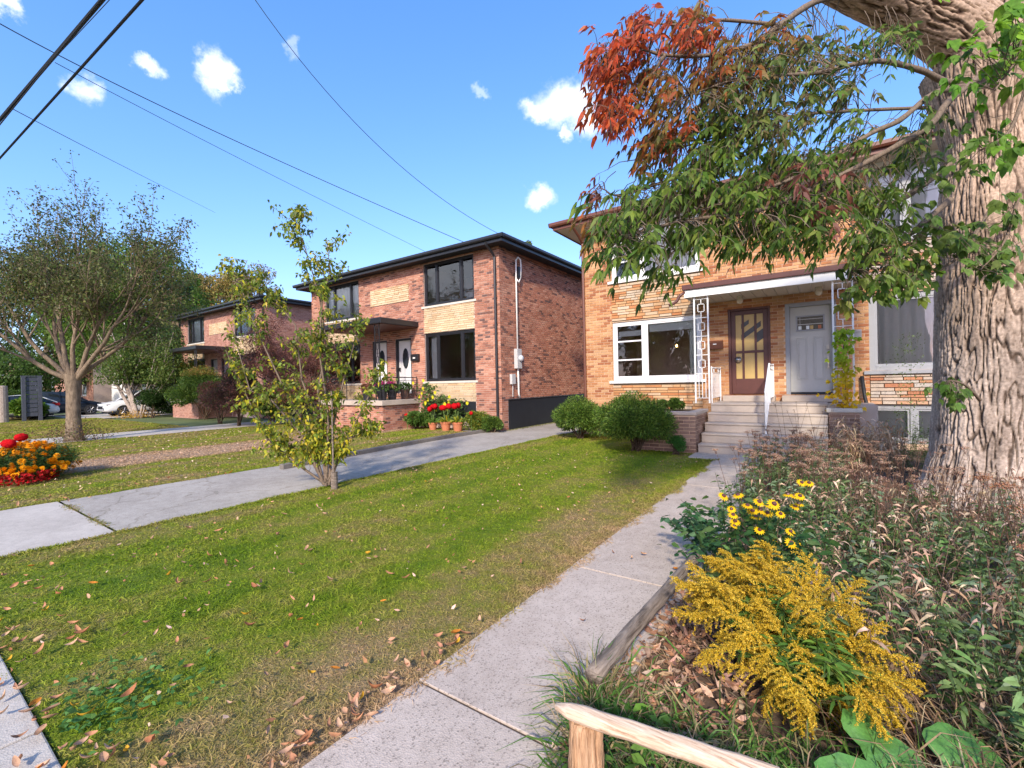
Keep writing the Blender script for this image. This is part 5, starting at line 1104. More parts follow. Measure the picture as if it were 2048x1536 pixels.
    for (x, y, sx, sy, n, cols, dep, size) in broad:
        for k in range(n):
            p = at(random.gauss(x, sx * .6), random.gauss(y, sy * .6), dep + random.gauss(0, .2)); i = np.argmin(np.sum((A - np.array(p)) ** 2, 1)); a = Vector(A[i]); v = p - a
            if v.length > .4: a = p - v.normalized() * .25 + Vector((0, 0, .04))
            limb(tw, [a, p], [.003, .0015], 3)
            d = Vector(rdir(1, -1, .1)[0]); d = (d + Vector((0, 0, -.4))).normalized(); s = size * random.uniform(.7, 1.2); nn = np.array([tuple((-CF * .6 + Vector(rdir(1)[0]) * .6 + Vector((0, 0, .6))))]); c = pick(cols, 1, .12)
            tgt = big
            if count < 290 and random.random() < .6: tgt = T(); count += 1
            # three lobes
            side = Vector(np.cross(np.array(d), nn[0])).normalized()
            for sg, sc_ in ((0, 1), (-1, .75), (1, .75)):
                dd = (d + side * sg * .75).normalized(); leaves(tgt, np.array([tuple(p)]), np.array([tuple(dd)]), s * sc_, s * sc_ * .62, c, .2, 'six', nn)
            if tgt is not big: tgt.build('leaf', 'leaf', t)
    tw.build('twigs', 'twig', t, 'stuff'); lf.build('crown', 'leaf', t, 'stuff'); big.build('broad_foliage', 'leaf', t, 'stuff')
big_tree()

# ------------------------------------------------------------------ wires
def wires():
    def wire(label, pts, r, sub=14, name='overhead_wire', group=None):
        g = G(); P = [Vector(p) for p in pts]; fine = []
        if len(P) == 3:
            a, m, b = P
            for s in np.linspace(0, 1, sub + 1): fine.append(a * (1 - s) ** 2 + m * 2 * s * (1 - s) + b * s * s)
        else: fine = P
        g.tube(fine, r, 6); o = g.build(name, 'cable', None); tagset(o, label, 'cable', group); return o
    gr = 'overhead cables at the upper left'
    def run(pa, pb, h, r, label, jit=0):
        A = gp(pa[0], pa[1], h); B = gp(pb[0], pb[1], h); A2 = A + (A - B) * .9; B2 = B + (B - A) * .9; M_ = (A2 + B2) / 2 + Vector((0, 0, -.02)); return wire(label, [A2 + Vector((0, 0, .0)), M_, B2], r, 18, group=gr)
    run((212, -10), (-10, 250), 7.6, .033, 'thickest black cable bundle crossing the upper left sky'); run((200, 0), (-8, 258), 7.55, .012, 'thin strand lashed under the thickest cable bundle')
    run((292, -10), (-6, 322), 7.4, .022, 'second black cable right of the thick bundle'); run((225, -8), (160, 62), 7.7, .006, 'short faint strand between the two thick cables')
    wire('long drop wire from upper left to the red house corner', [gp(-10, 42, 7.6), at(300, 215, 12.5), Vector((-8.7, 12.9, 5.62))], .009, 26, group='drop wires to the houses')
    wire('lower drop wire starting at the second cable', [gp(110, 125, 7.4), at(420, 290, 14), at(850, 503, 18.0)], .006, 26, group='drop wires to the houses')
    wire('drop wire sloping to the far trees', [gp(20, 215, 7.6), at(180, 300, 18), at(430, 425, 36)], .009, 20, group='drop wires to the houses')
    e = Vector((-8.3, 11.5, 6.2)); wire('black drop wire ending at the red house gutter', [at(470, -60, 8.6), at(725, 330, 10.6), e], .0065, 20, group='drop wires to the houses')
    s1 = Vector((-8.6, 12.2, 6.0)); s2 = Vector((-8.6, 15.5, 5.75)); s3 = Vector((-8.35, 20.5, 6.0)); wire('pale wire looping along the side wall eave of the red house', [s1, s2 + Vector((0, 0, -.25)), s3], .01, 18)
wires()

# ------------------------------------------------------------------ garden flowers on the left
def marigolds():
    p = gp(50, 962); b = (p.x - .2, p.y + .1, 0); t = thing('marigold_clump', 'round clump of orange marigolds with two red cockscombs on the lawn', 'flower bed', b); tm = T(); n = 16000
    c = [(b[0] + random.uniform(-.6, .6), b[1] + random.uniform(-.45, .45), random.uniform(.14, .40)) for _ in range(20)]; P, d = lumpy(n, c, [.3] * 20, .8, .2); P = P[P[:, 2] > .01]; n = len(P)
    leaves(tm, P, rdir(n, -.2, 1), .06, .012, pick([(.05, .11, .02), (.07, .14, .03), (.03, .07, .02)], n), .2, 'dia'); tm.build('foliage', 'leaf', t, 'stuff')
    gm = G(); me = T()
    for lay, (r, z, k) in enumerate(((1, 0, 12), (.75, .012, 10), (.5, .022, 8), (.25, .03, 5))):
        a = np.arange(k) * 2 * np.pi / k + lay; D = np.stack([np.cos(a), np.sin(a), np.full(k, .25 + lay * .25)], 1); leaves(me, np.tile([[0, 0, z]], (k, 1)), D, .036 * r + .008, .022, np.tile([[.88, .38, .008]], (k, 1)) * rng.uniform(.85, 1.1, (k, 1)), .1, 'six', np.tile([[0, 0, 1.]], (k, 1)))
    proto = me.build('blossom', 'petal', t); bm = proto.data
    m = 0; proto.location = (b[0], b[1], .62)
    proto.matrix_parent_inverse = world_inv(t)
    for k in range(190):
        a = random.uniform(0, 2 * math.pi); q = random.random() ** .5 * .98; x, y = b[0] + .82 * q * math.cos(a), b[1] + .66 * q * math.sin(a); z = .62 * (1 - q ** 2.6 * .78) + random.uniform(-.05, .05)
        o = proto.copy(); COL.objects.link(o); o.location = (x, y, z); s = random.uniform(1.1, 1.8); o.scale = (s, s, s * 1.2); o.rotation_euler = (random.uniform(-.5, .5) - math.sin(a) * q * .9, random.uniform(-.4, .4) + math.cos(a) * q * .9, random.uniform(0, 6))
    for x, y, z, s in ((.1, -.12, .78, .11), (.3, -.3, .70, .12)):
        cockscomb(t, (b[0] + x, b[1] + y, z), s)
    red = T(); n = 900; a = rng.uniform(-.3, 2 * np.pi, n); P = np.stack([b[0] + .15 + .72 * np.cos(a) * rng.uniform(.8, 1, n), b[1] - .15 + .5 * np.sin(a) * rng.uniform(.8, 1, n), rng.uniform(.02, .2, n)], 1); leaves(red, P, rdir(n, 0, 1), .06, .04, pick([(.45, .01, .012), (.3, .008, .01)], n), .1, 'dia'); red.build('red_border', 'petal', t, 'stuff')
comb_me = None
def cockscomb(parent, loc, s):
    global comb_me
    if comb_me is None:
        V = []; F = []; nu, nv = 26, 18
        for i in range(nv + 1):
            for k in range(nu):
                th = math.pi * i / nv; ph = 2 * math.pi * k / nu; p = Vector((math.sin(th) * math.cos(ph), math.sin(th) * math.sin(ph), math.cos(th))); r = .5 * (1 + .16 * mnoise.noise(p * 4) + .12 * mnoise.noise(p * 9)); V.append((p.x * r * 1.15, p.y * r * .8, p.z * r * .85))
        for i in range(nv):
            for k in range(nu): F.append((i * nu + k, i * nu + (k + 1) % nu, (i + 1) * nu + (k + 1) % nu, (i + 1) * nu + k))
        comb_me = bpy.data.meshes.new('cockscomb'); comb_me.from_pydata(V, [], F); comb_me.shade_smooth(); comb_me.materials.append(mats['crimson'])
    o = bpy.data.objects.new('flower_head', comb_me); COL.objects.link(o); o.parent = parent; o.matrix_parent_inverse = world_inv(parent); o.location = loc; o.scale = (s * 1.5,) * 3; o.rotation_euler = (0, 0, random.uniform(0, 6)); return o
mats['crimson'] = simple('crimson_velvet', (.42, .006, .01), .95, .5, 30, bmp=.8, spec=.1, fine=120)
marigolds()
def pots():
    for k, (x, y, lab, s) in enumerate(((866, 855, 'leftmost terracotta pot of red cockscombs at the flower border', .16), (892, 859, 'middle terracotta pot of red cockscombs at the flower border', .19), (916, 861, 'rightmost terracotta pot of red cockscombs beside the grey slab', .19))):
        p = gpl(x, y, 11.35); t = thing('flower_pot', lab, 'flower pot', tuple(p), group='terracotta pots before the red house'); g = G(); g.lathe([(s * .68, 0), (s * .92, s * 1.25), (s * 1.02, s * 1.25), (s * 1.04, s * 1.6), (s * .9, s * 1.6), (s * .85, s * 1.4)], p.x, p.y, 20); g.build('pot', 'terracotta', t, smooth=False)
        g = G(); g.lathe([(s * .86, s * 1.3), (s * .86, s * 1.42)], p.x, p.y, 16); g.build('soil', 'soil', t)
        tm = T(); n = 70; A = np.tile([[p.x, p.y, s * 1.4]], (n, 1)) + rng.normal(0, .04, (n, 3)) * [1, 1, 0]; D = rdir(n, .3, 1); cols = pick([(.10, .2, .03), (.15, .26, .04)] if k == 0 else [(.22, .28, .03), (.45, .42, .03), (.12, .2, .03)], n); leaves(tm, A, D, rng.uniform(.2, .42, n), .055, cols, .35, 'six'); tm.build('foliage', 'leaf', t, 'stuff')
        for j in range(3 if k == 0 else 2):
            a = j * 2.2 + k; h = random.uniform(.62, .78); q = (p.x + math.cos(a) * .12, p.y + math.sin(a) * .1, s * 1.4 + h * .8); g = G(); g.tube([(p.x, p.y, s * 1.3), q], .01, 5); g.build('stem', 'greenstem', t); cockscomb(t, q, .15)
mats['greenstem'] = simple('green_stem', (.12, .2, .04), .6, .2)
pots()
def border():
    # yellow flowering tall plants
    yb = 'tall yellow flowering plants'
    for k, (x, y, h, w_, nf) in enumerate(((850, 852, 1.75, .42, 9), (905, 850, 1.15, .4, 7), (878, 850, 1.3, .34, 5))):
        p = gpl(x, y, 11.65); t = thing('flowering_plant', ['tallest yellow flowering plant before the window', 'shorter yellow flowering plant at the pier side', 'yellow flowering plant between its taller neighbours'][k], 'plant', tuple(p), group=yb); tm = T(); n = 500
        A = np.stack([p.x + rng.normal(0, w_ * .5, n), p.y + rng.normal(.2, w_ * .4, n), rng.uniform(.25, h * .92, n)], 1); leaves(tm, A, rdir(n, -.4, .6), rng.uniform(.08, .16, n), .06, pick([(.12, .2, .05), (.16, .25, .07), (.09, .15, .04)], n), .3, 'six')
        S = np.stack([p.x + rng.normal(0, w_ * .4, 14), p.y + rng.normal(.2, w_ * .3, 14), np.full(14, h * .8)], 1); stick(tm, np.tile([[p.x, p.y + .15, 0]], (14, 1)), S, .01, .005, np.array([.12, .18, .05])); tm.build('foliage', 'leaf', t, 'stuff')
        for j in range(nf):
            q = (p.x + random.gauss(0, w_ * .55), p.y - .1 + random.uniform(-.15, .15), h * random.uniform(.5, 1.0)); me = T(); a = np.arange(9) * 2 * np.pi / 9; D = np.stack([np.cos(a), np.full(9, -.35), np.sin(a)], 1); leaves(me, np.tile([q], (9, 1)), D, .075, .05, pick([(.75, .66, .02), (.8, .72, .05)], 9, .05), .05, 'six', np.tile([[0, -1., 0]], (9, 1))); me.build('blossom', 'petal', t)
    def low(lab, x, y, w_, h, cols, n, leaf, **k): return shrub_px('border_plant', lab, x, y, w_, h, cols, n, leaf, group='low border plants before the red house', zmin=0, cat='plant', **k)
    low('yellow green bush at the left end of the flower border', 735, 855, 75, 62, [(.2, .22, .04), (.13, .17, .03), (.3, .28, .04)], 3200, .07, lw=.5)
    low('grassy tuft of upright green blades beside the porch', 790, 856, 46, 60, [(.13, .22, .04), (.18, .26, .05)], 1600, .22, lw=.08, up=1.5)
    low('low leafy green plants left of the terracotta pots', 830, 858, 50, 34, [(.09, .18, .03), (.13, .22, .04)], 1800, .08, lw=.6)
    low('low green plants right of the terracotta pots', 950, 858, 62, 34, [(.18, .24, .03), (.11, .19, .03), (.3, .3, .04)], 2600, .07, lw=.5)
    low('trailing green plants at the corner of the red house', 985, 860, 44, 26, [(.09, .17, .03), (.13, .2, .03)], 1600, .07, lw=.5)
    for x, y, z, s, lab in ((815, 822, .48, .12, 'left of two red cockscombs before the porch'), (828, 824, .46, .12, 'right of two red cockscombs before the porch'), (712, 843, .35, .09, 'small red flower by the young tree stems'), (943, 820, .62, .1, 'red cockscomb between pots and brick pier'), (868, 812, .0, 0, '')):
        if s:
            p = gpl(x, 856, 11.2); t = thing('cockscomb', lab, 'flower', tuple(p), group='red cockscombs'); g = G(); g.tube([(p.x, p.y, 0), (p.x, p.y, z)], .012, 5); g.build('stem', 'greenstem', t); cockscomb(t, (p.x, p.y, z), s)
    # pots on the porch
    for k, (x, m, fl) in enumerate(((10.5, 'blackpot', 1), (10.95, 'blackpot', 1), (11.55, 'brownpot', 0), (-13.6, 'blackpot', 2))):
        y = x if x > 0 else 10.45; x = -12.86 if x > 0 else x; t = thing('porch_pot', ['black pot of pink flowers behind the porch post', 'black pot of pink flowers right of the porch post', 'brown pot of green leaves nearest the front window', 'dark pot of reddish leaves at the left of the porch'][k], 'flower pot', (x, y, 1.05), group='pots along the porch edge'); g = G(); g.lathe([(.13, 1.052), (.18, 1.36), (.2, 1.36), (.2, 1.42), (.16, 1.42)], x, y, 16); g.build('pot', m, t)
        tm = T(); n = 260; P, d = lumpy(n, [(x, y, 1.5), (x - .1, y, 1.52), (x + .12, y, 1.5)], [.2, .16, .16], .7, .3); leaves(tm, P, d, .09, .06, pick([(.07, .15, .03), (.11, .2, .04)] if fl < 2 else [(.3, .1, .08), (.2, .15, .05)], n), .2, 'six'); tm.build('foliage', 'leaf', t, 'stuff')
        if fl == 1:
            tm = T(); P, d = lumpy(380, [(x - .1, y - .08, 1.66), (x + .12, y - .08, 1.68), (x - .25, y - .05, 1.55)], [.12, .12, .1], .6, .2); leaves(tm, P, rdir(380), .035, .03, pick([(.62, .02, .22), (.7, .05, .32)], 380), .1, 'dia'); tm.build('blossoms', 'petal', t, 'stuff')
    p = gp(805, 850); g = G(); g.lathe([(.14, 0), (.19, .05), (.2, .2), (.12, .34), (.02, .36)], p.x, p.y, 16); o = g.build('watering_can', 'bluebin', None, smooth=True); tagset(o, 'blue plastic watering can among the border plants', 'watering can')
    g = G(); q = gp(958, 862); g.box(q.x - .5, q.y - .25, 0, q.x + .5, q.y + .2, .03); o = g.build('stepping_slab', 'kerb', None, bevel=.01); tagset(o, 'dark flat slab on the lawn right of the terracotta pots', 'slab')
border()

# ------------------------------------------------------------------ fence rails by the path
def rails():
    f = thing('split_rail_fence', 'low split rail fence with pale top rail at the garden corner by the path', 'fence', (-.73, 1.42, 0))
    def log(pts, r, mat, name, flat=1, n=72, gr_=.10):
        V = []; F = []; m = len(pts); pts = [Vector(p) for p in pts]
        d = (pts[-1] - pts[0]).normalized(); s = d.cross(Vector((0, 0, 1))).normalized() if abs(d.z) < .9 else Vector((1, 0, 0)); u = s.cross(d).normalized()
        for i, p in enumerate(pts):
            for k in range(n):
                a = 2 * math.pi * k / n; rr = r[i] * (1 + .16 * mnoise.noise(Vector((math.cos(a) * 1.6, math.sin(a) * 1.6, i * .07 + len(pts)))) + gr_ * mnoise.noise(Vector((math.cos(a) * 9, math.sin(a) * 9, i * .12))) + .6 * gr_ * mnoise.noise(Vector((math.cos(a) * 22, math.sin(a) * 22, i * .3))))
                V.append(p + s * math.cos(a) * rr + u * math.sin(a) * rr * flat)
        for i in range(m - 1):
            for k in range(n): F.append((i * n + k, i * n + (k + 1) % n, (i + 1) * n + (k + 1) % n, (i + 1) * n + k))
        F += [tuple(range(n - 1, -1, -1)), tuple((m - 1) * n + k for k in range(n))]; g = G(); g.add(V, F); return g.build(name, mat, f, smooth=True, bevel=0)
    def mids(a, b, m=14, jit=.002): a, b = Vector(a), Vector(b); return [a.lerp(b, i / (m - 1)) + Vector(rdir(1)[0]) * jit for i in range(m)]
    a = gp(1112, 1412, .42); b = gp(1560, 1560, .42); log(mids(a, b), [.012, .028] + [.032] * 11 + [.032], 'newwood', 'rail', .85, gr_=.05)
    c = gp(1163, 1440, .38); log(mids((c.x + .01, c.y + .01, -.05), (c.x + .01, c.y + .01, .385), 24, .0006), [.055] * 23 + [.048], 'postwood', 'post', gr_=.2)
    # grey weathered rail along the path
    a = gp(1185, 1352, .20); b = gp(1400, 1105, .20); o = log(mids(a, b, 18, .003), [.040] * 17 + [.03], 'greywood', 'rail', .85); o['label'] = 'grey weathered rail lying beside the path'
    a2 = gp(1085, 1398, .36); 
rails()

# ------------------------------------------------------------------ garden plants, right
def goldenrod():
    t = thing('goldenrod', 'large goldenrod in full mustard yellow bloom beside the grey rail', 'plant', tuple(gp(1640, 1480)))
    protos = []
    for v in range(5):
        tm = T(); L = .22; nb = 14; n = 0
        for j in range(nb):
            s = j / nb; base = np.array([s * L, 0, .03 * s - .05 * s * s]); side = 1 if j % 2 else -1; ang = rng.uniform(-1, 1); ll = .105 * (1 - s * .78) + .018
            d = nrm(np.array([.55, side * .8, .25 + ang * .55])); m = int(ll / .0032); u = np.linspace(.08, 1, m)[:, None]; cur = base + d * u * ll + np.array([0, 0, -1.]) * (u ** 2) * ll * .55
            cur = np.repeat(cur, 4, 0) + rng.normal(0, .0026, (m * 4, 3)); k = len(cur); leaves(tm, cur, rdir(k, -.1, 1), .0075, .0052, pick([(.62, .41, .035), (.72, .51, .07), (.50, .33, .02)], k, .12), .1, 'dia')
            stick(tm, base[None], (base + d * ll * .8)[None], .0016, .001, np.array([.35, .3, .05]))
        u = np.linspace(.0, 1, 60)[:, None]; cur = np.concatenate([u * L, 0 * u, .03 * u - .05 * u * u], 1); cur = np.repeat(cur, 5, 0) + rng.normal(0, .006, (300, 3)); leaves(tm, cur, rdir(300), .009, .0065, pick([(.64, .42, .03), (.52, .34, .02)], 300, .1), .1, 'dia')
        stick(tm, np.array([[-.12, 0, 0.]]), np.array([[L, 0, -.02]]), .0025, .0012, np.array([.25, .28, .05]))
        protos.append(tm)
    me = []
    for tm in protos: o = tm.build('plume', 'petal', t); me.append(o)
    spots = []
    for (cx, cy, sx, sy, n, dep) in ((1490, 1190, 62, 44, 30, 2.5), (1600, 1215, 60, 48, 24, 2.4), (1560, 1290, 90, 40, 28, 2.2), (1640, 1300, 80, 50, 32, 2.2), (1700, 1370, 50, 44, 18, 2.0), (1610, 1365, 60, 30, 9, 2.0), (1440, 1220, 30, 26, 6, 2.4), (1510, 1160, 40, 20, 8, 2.5)):
        for k in range(n): spots.append((random.gauss(cx, sx * .52), random.gauss(cy, sy * .52), dep + random.gauss(0, .12)))
    stems = T(); root = np.array(tuple(gp(1640, 1420)))
    lv = T()
    for i, (x, y, dep) in enumerate(spots):
        p = at(x, y, dep); o = me[i] if i < 5 else me[i % 5].copy()
        if i >= 5: COL.objects.link(o); o.parent = t
        o.matrix_parent_inverse = world_inv(t); o.location = p
        dx = (x - 1610) / 220; dy = (1270 - y) / 190; d = (CR * dx + CU * (dy * .8 + .15) - CF * random.uniform(-.4, .8) * .7 + Vector(rdir(1)[0]) * .35).normalized(); q = d.to_track_quat('X', 'Z'); o.rotation_mode = 'QUATERNION'; o.rotation_quaternion = q
        s = random.uniform(.7, 1.05); o.scale = (s, s, s)
        a = np.array(tuple(p)) - np.array(tuple(d)) * .1; g0 = root + rng.normal(0, .12, 3) * [1, 1, 0]; g0[2] = 0; mid = (a + g0) / 2 + np.array([0, 0, .08]); stick(stems, np.stack([g0, mid]), np.stack([mid, a]), .0045, .003, np.array([.13, .17, .05]))
        m = 26; u = rng.random((m, 1)); P = mid * (1 - u) + a * u; leaves(lv, P, rdir(m, -.3, .5), rng.uniform(.06, .1, m), .014, pick([(.10, .2, .03), (.15, .27, .04), (.08, .15, .03)], m), .3, 'six')
    stems.build('stems', 'leaf', t, 'stuff'); lv.build('foliage', 'leaf', t, 'stuff')
goldenrod()
def susans():
    c = gp(1520, 1120, .3); t = thing('black_eyed_susans', 'cluster of yellow black eyed susans behind the goldenrod', 'flower', (c.x, c.y, 0)); fl = []
    me = T(); k = 13; a = np.arange(k) * 2 * np.pi / k; D = np.stack([np.cos(a), np.sin(a), np.full(k, -.05)], 1); leaves(me, np.zeros((k, 3)), D, .034, .014, pick([(.85, .55, .008), (.8, .48, .008)], k, .05), .15, 'six', np.tile([[0, 0, 1.]], (k, 1))); proto = me.build('blossom', 'petal', t)
    g = G(); g.lathe([(.010, 0), (.0125, .004), (.009, .011), (.002, .013)], 0, 0, 10); eye = g.build('eye', 'brown_dark', proto); eye.matrix_parent_inverse = Matrix.Identity(4)
    px_ = [(1447, 992), (1476, 990), (1463, 1018), (1466, 1030), (1470, 1043), (1468, 1052), (1495, 1011), (1518, 1004), (1505, 1022), (1512, 1034), (1520, 1020), (1540, 1013), (1548, 1008), (1561, 1028), (1576, 989), (1588, 992), (1600, 992), (1590, 1013), (1598, 1008), (1519, 1060), (1555, 1081), (1581, 1063), (1582, 1086), (1594, 1090), (1526, 1096), (1603, 965), (1618, 966), (1535, 1026)]
    st = T(); lv = T()
    for i, (x, y) in enumerate(px_):
        p = at(x, y, 3.05 + random.uniform(-.15, .2) + (.6 if y < 970 else 0)); o = proto if i == 0 else proto.copy()
        if i:
            COL.objects.link(o); o.parent = t; e = eye.copy(); COL.objects.link(e); e.parent = o; e.matrix_parent_inverse = Matrix.Identity(4)
        o.matrix_parent_inverse = world_inv(t); o.location = p; d = (-CF * random.uniform(.15, .8) + Vector((0, 0, .9)) + Vector(rdir(1)[0]) * .3).normalized(); o.rotation_mode = 'QUATERNION'; o.rotation_quaternion = d.to_track_quat('Z', 'Y'); s = random.uniform(.95, 1.3) * (1 if y < 1050 or y > 1055 else .8); o.scale = (s, s, s)
        a = np.array(tuple(p)); g0 = np.array([c.x + random.gauss(0, .15), c.y + random.gauss(0, .12), 0]); mid = (a * .6 + g0 * .4) + [0, 0, .03]; stick(st, np.stack([g0, mid]), np.stack([mid, a]), .003, .002, np.array([.1, .15, .04]))
    n = 900; P = np.stack([c.x + rng.normal(0, .26, n), c.y + rng.normal(.05, .2, n), rng.uniform(.05, .62, n)], 1); leaves(lv, P, rdir(n, -.3, .5), rng.uniform(.06, .11, n), rng.uniform(.02, .04, n), pick([(.035, .10, .035), (.05, .13, .04), (.08, .16, .04)], n), .3, 'six')
    st.build('stems', 'leaf', t, 'stuff'); lv.build('foliage', 'leaf', t, 'stuff')
susans()
def burdock():
    t = thing('broad_leaf_plant', 'plant with huge smooth green leaves at the bottom of the bed', 'plant', tuple(gp(1800, 1530, .05)))
    mats['bigleaf'] = simple('big_leaf', (.07, .185, .035), .5, .4, 14, bmp=.6, fine=70)
    for (x, y, w_, h, dep, rot, tilt) in ((1750, 1488, 95, 90, 1.75, .2, .5), (1715, 1575, 170, 70, 1.6, -.4, .25), (1805, 1535, 90, 70, 1.7, -.9, .4), (1935, 1525, 140, 88, 1.7, -.5, .35), (1850, 1600, 90, 50, 1.6, .5, .3)):
        c = at(x, y, dep); s = dep / FPX; a_, b_ = w_ * s * .5, h * s * .8; V = []; F = []; nr, na = 5, 26
        ux = (CR * math.cos(rot) + CU * math.sin(rot) * .4).normalized(); nn = (-CF * (1 - tilt) * .8 + Vector((0, 0, .9))).normalized(); ux = (ux - nn * ux.dot(nn)).normalized(); uy = nn.cross(ux)
        V.append(c)
        for i in range(1, nr + 1):
            for k in range(na):
                th = 2 * math.pi * k / na; r = i / nr; notch = 1 - .38 * math.exp(-((th - math.pi) / .38) ** 2); wob = 1 + .03 * math.sin(th * 9 + x); rr = r * notch * wob; ptx = rr * math.cos(th) * (1.08 if abs(th - math.pi) > 1.5 else 1); V.append(c + nn * (.012 * mnoise.noise(Vector((ptx * 3 + x, rr * math.sin(th) * 3, 1)))) + ux * (ptx * a_) + uy * (rr * math.sin(th) * b_) + nn * (-.10 * r * r * a_ + .05 * a_ * math.sin(th * 5 + x) * r * r + .05 * a_ * abs(math.sin(th)) * r))
        for k in range(na): F.append((0, 1 + k, 1 + (k + 1) % na))
        for i in range(nr - 1):
            for k in range(na): p = 1 + i * na; F.append((p + k, p + na + k, p + na + (k + 1) % na, p + (k + 1) % na))
        g = G(); g.add(V, F); lf = g.build('leaf', 'bigleaf', t, smooth=True)
        g = G()
        for th in (0, .6, -.6, 1.3, -1.3):
            pts = [c + ux * (math.cos(th) * a_ * r) + uy * (math.sin(th) * b_ * r) + nn * (-.10 * r * r * a_ + .05 * a_ * math.sin(th * 5 + x) * r * r + .05 * a_ * abs(math.sin(th)) * r + .001) for r in (0, .25, .5, .75, .93)]; g.tube(pts, [.002, .0015, .0011, .0007, .0003], 4)
        g.build('vein', 'greenstem', lf); r0 = gp(1800, 1600, 0); g = G(); g.tube([c, (c + r0) / 2 + Vector((0, 0, .03)), r0], [.005, .007, .008], 6); g.build('stalk', 'greenstem', t)
burdock()
def tangle():
    def region(n, x0, x1, y0, y1): return np.stack([rng.uniform(x0, x1, n), rng.uniform(y0, y1, n), np.zeros(n)], 1)
    dist = lambda P: np.sqrt((P[:, 0]) ** 2 + P[:, 1] ** 2)
    # green leafy stems all over the bed
    def stems(n, x0, x1, y0, y1, hlo, hhi, cols, leaf, lw, per, name, lab, cat, mat='leaf', stemc=(.1, .13, .05), lean=.3, lo=.1, dr=.35):
        B = region(n, x0, x1, y0, y1)
        B = B[(np.abs(B[:, 0] - TREE.x) > .7) | (np.abs(B[:, 1] - TREE.y) > .75)]; B = B[((B[:, 0] - .0) / .62) ** 2 + ((B[:, 1] - 2.1) / .62) ** 2 > 1]; n = len(B)
        H = rng.uniform(hlo, hhi, n); d = rdir(n, .0, 1) * lean + [0, 0, 1]; E = B + nrm(d) * H[:, None]; tm = T(); stick(tm, B, E, .0035, .002, np.array(stemc))
        idx = np.repeat(np.arange(n), per); u = rng.uniform(lo, 1, (len(idx), 1)); P = B[idx] * (1 - u) + E[idx] * u; m = len(P); base = pick(cols, n, .18)[idx]
        leaves(tm, P, rdir(m, -.3, .6), rng.uniform(.6, 1.3, m) * leaf, rng.uniform(.7, 1.2, m) * leaf * lw, np.clip(base * rng.normal(1, .12, (m, 1)), 0, 1), dr, 'six'); o = tm.build(name, mat, None, 'stuff'); tagset(o, lab, cat); return o
    GG = [(.14, .24, .07), (.20, .29, .11), (.10, .17, .05), (.24, .31, .18)]
    stems(820, -.55, 3.2, 2.4, 6.0, .2, .56, GG, .075, .26, 20, 'leafy_undergrowth', 'tangle of grey green leafy stems filling the garden bed', 'undergrowth')
    stems(230, .5, 2.3, 1.7, 3.4, .2, .5, GG, .07, .3, 20, 'leafy_undergrowth', 'green leafy stems at the right border of the bed', 'undergrowth')
    stems(170, -.85, 1.0, 1.35, 2.1, .08, .22, [(.08, .19, .03), (.13, .26, .04), (.06, .14, .02)], .07, .4, 12, 'leafy_undergrowth', 'low bright green weeds behind the pale rail', 'undergrowth')
    stems(300, -1.0, .2, 5.2, 9.5, .2, .55, GG, .07, .3, 18, 'leafy_undergrowth', 'green stems among the dry flower heads', 'undergrowth')
    stems(260, 1.0, 3.2, 8.6, 11.8, .3, .8, [(.09, .17, .04), (.14, .22, .06)], .08, .12, 26, 'leafy_undergrowth', 'feathery green growth before the basement window', 'undergrowth')
    # dry brown stems and curled leaves
    DR = [(.40, .27, .17), (.48, .34, .23), (.28, .18, .12), (.56, .43, .31)]
    stems(760, -.5, 2.8, 2.5, 7.2, .28, .62, DR, .07, .24, 8, 'dry_stems', 'dry brown stems and curled leaves rising through the bed', 'dry plants', 'dryleaf', (.22, .14, .1), .45, .3, .9)
    stems(110, .15, .95, 9.4, 10.7, .4, .85, [(.56, .38, .22), (.64, .46, .29), (.46, .30, .18)], .13, .2, 18, 'dry_lily_clump', 'tall tan clump of withered leaves before the brick pier', 'dry plants', 'dryleaf', (.35, .23, .15), .3, .1, 1.2)
    # dry flower heads
    def heads(n, x0, x1, y0, y1, hlo, hhi, r, cols, lab, name='dry_flower_heads', sub=5):
        B = region(n, x0, x1, y0, y1); H = rng.uniform(hlo, hhi, n); E = B + nrm(rdir(n, 0, 1) * .35 + [0, 0, 1]) * H[:, None]; tm = T(); stick(tm, B, E, .004, .002, np.array([.16, .09, .06]))
        for k in range(sub):
            E2 = E + rdir(n, .1, .6) * r * rng.uniform(.3, 1.5, (n, 1)); stick(tm, E - [0, 0, .05], E2, .0018, .0012, np.array([.18, .1, .07])); m = 34; P = np.repeat(E2, m, 0) + rng.normal(0, 1, (n * m, 3)) * [r * .42, r * .42, r * .16]; leaves(tm, P, rdir(n * m, 0, 1), r * .26, r * .2, pick(cols, n * m, .25), .1, 'dia')
        o = tm.build(name, 'dryleaf', None, 'stuff'); tagset(o, lab, 'dry flowers'); return o
    BR = [(.32, .19, .13), (.40, .26, .18), (.22, .12, .08), (.48, .33, .24)]
    heads(110, -.95, -.1, 5.2, 8.8, .5, .8, .035, BR, 'mass of brown dried sedum heads beside the path'); heads(80, -.3, 1.0, 5.2, 8.2, .5, .8, .035, BR, 'brown dried flower heads in the middle of the bed'); heads(26, .9, 1.9, 3.6, 5.6, .58, .8, .045, [(.30, .14, .08), (.38, .19, .11)], 'flat rusty umbels near the foot of the maple'); heads(70, .2, 1.5, 4.2, 7.0, .5, .82, .016, [(.07, .045, .035), (.12, .07, .05)], 'small dark seed heads on thin stalks before the trunk', sub=1)
    heads(12, -.6, -.1, 9.3, 10.2, .8, 1.2, .016, [(.07, .045, .035)], 'sparse dark seed heads on stalks before the steps', sub=2)
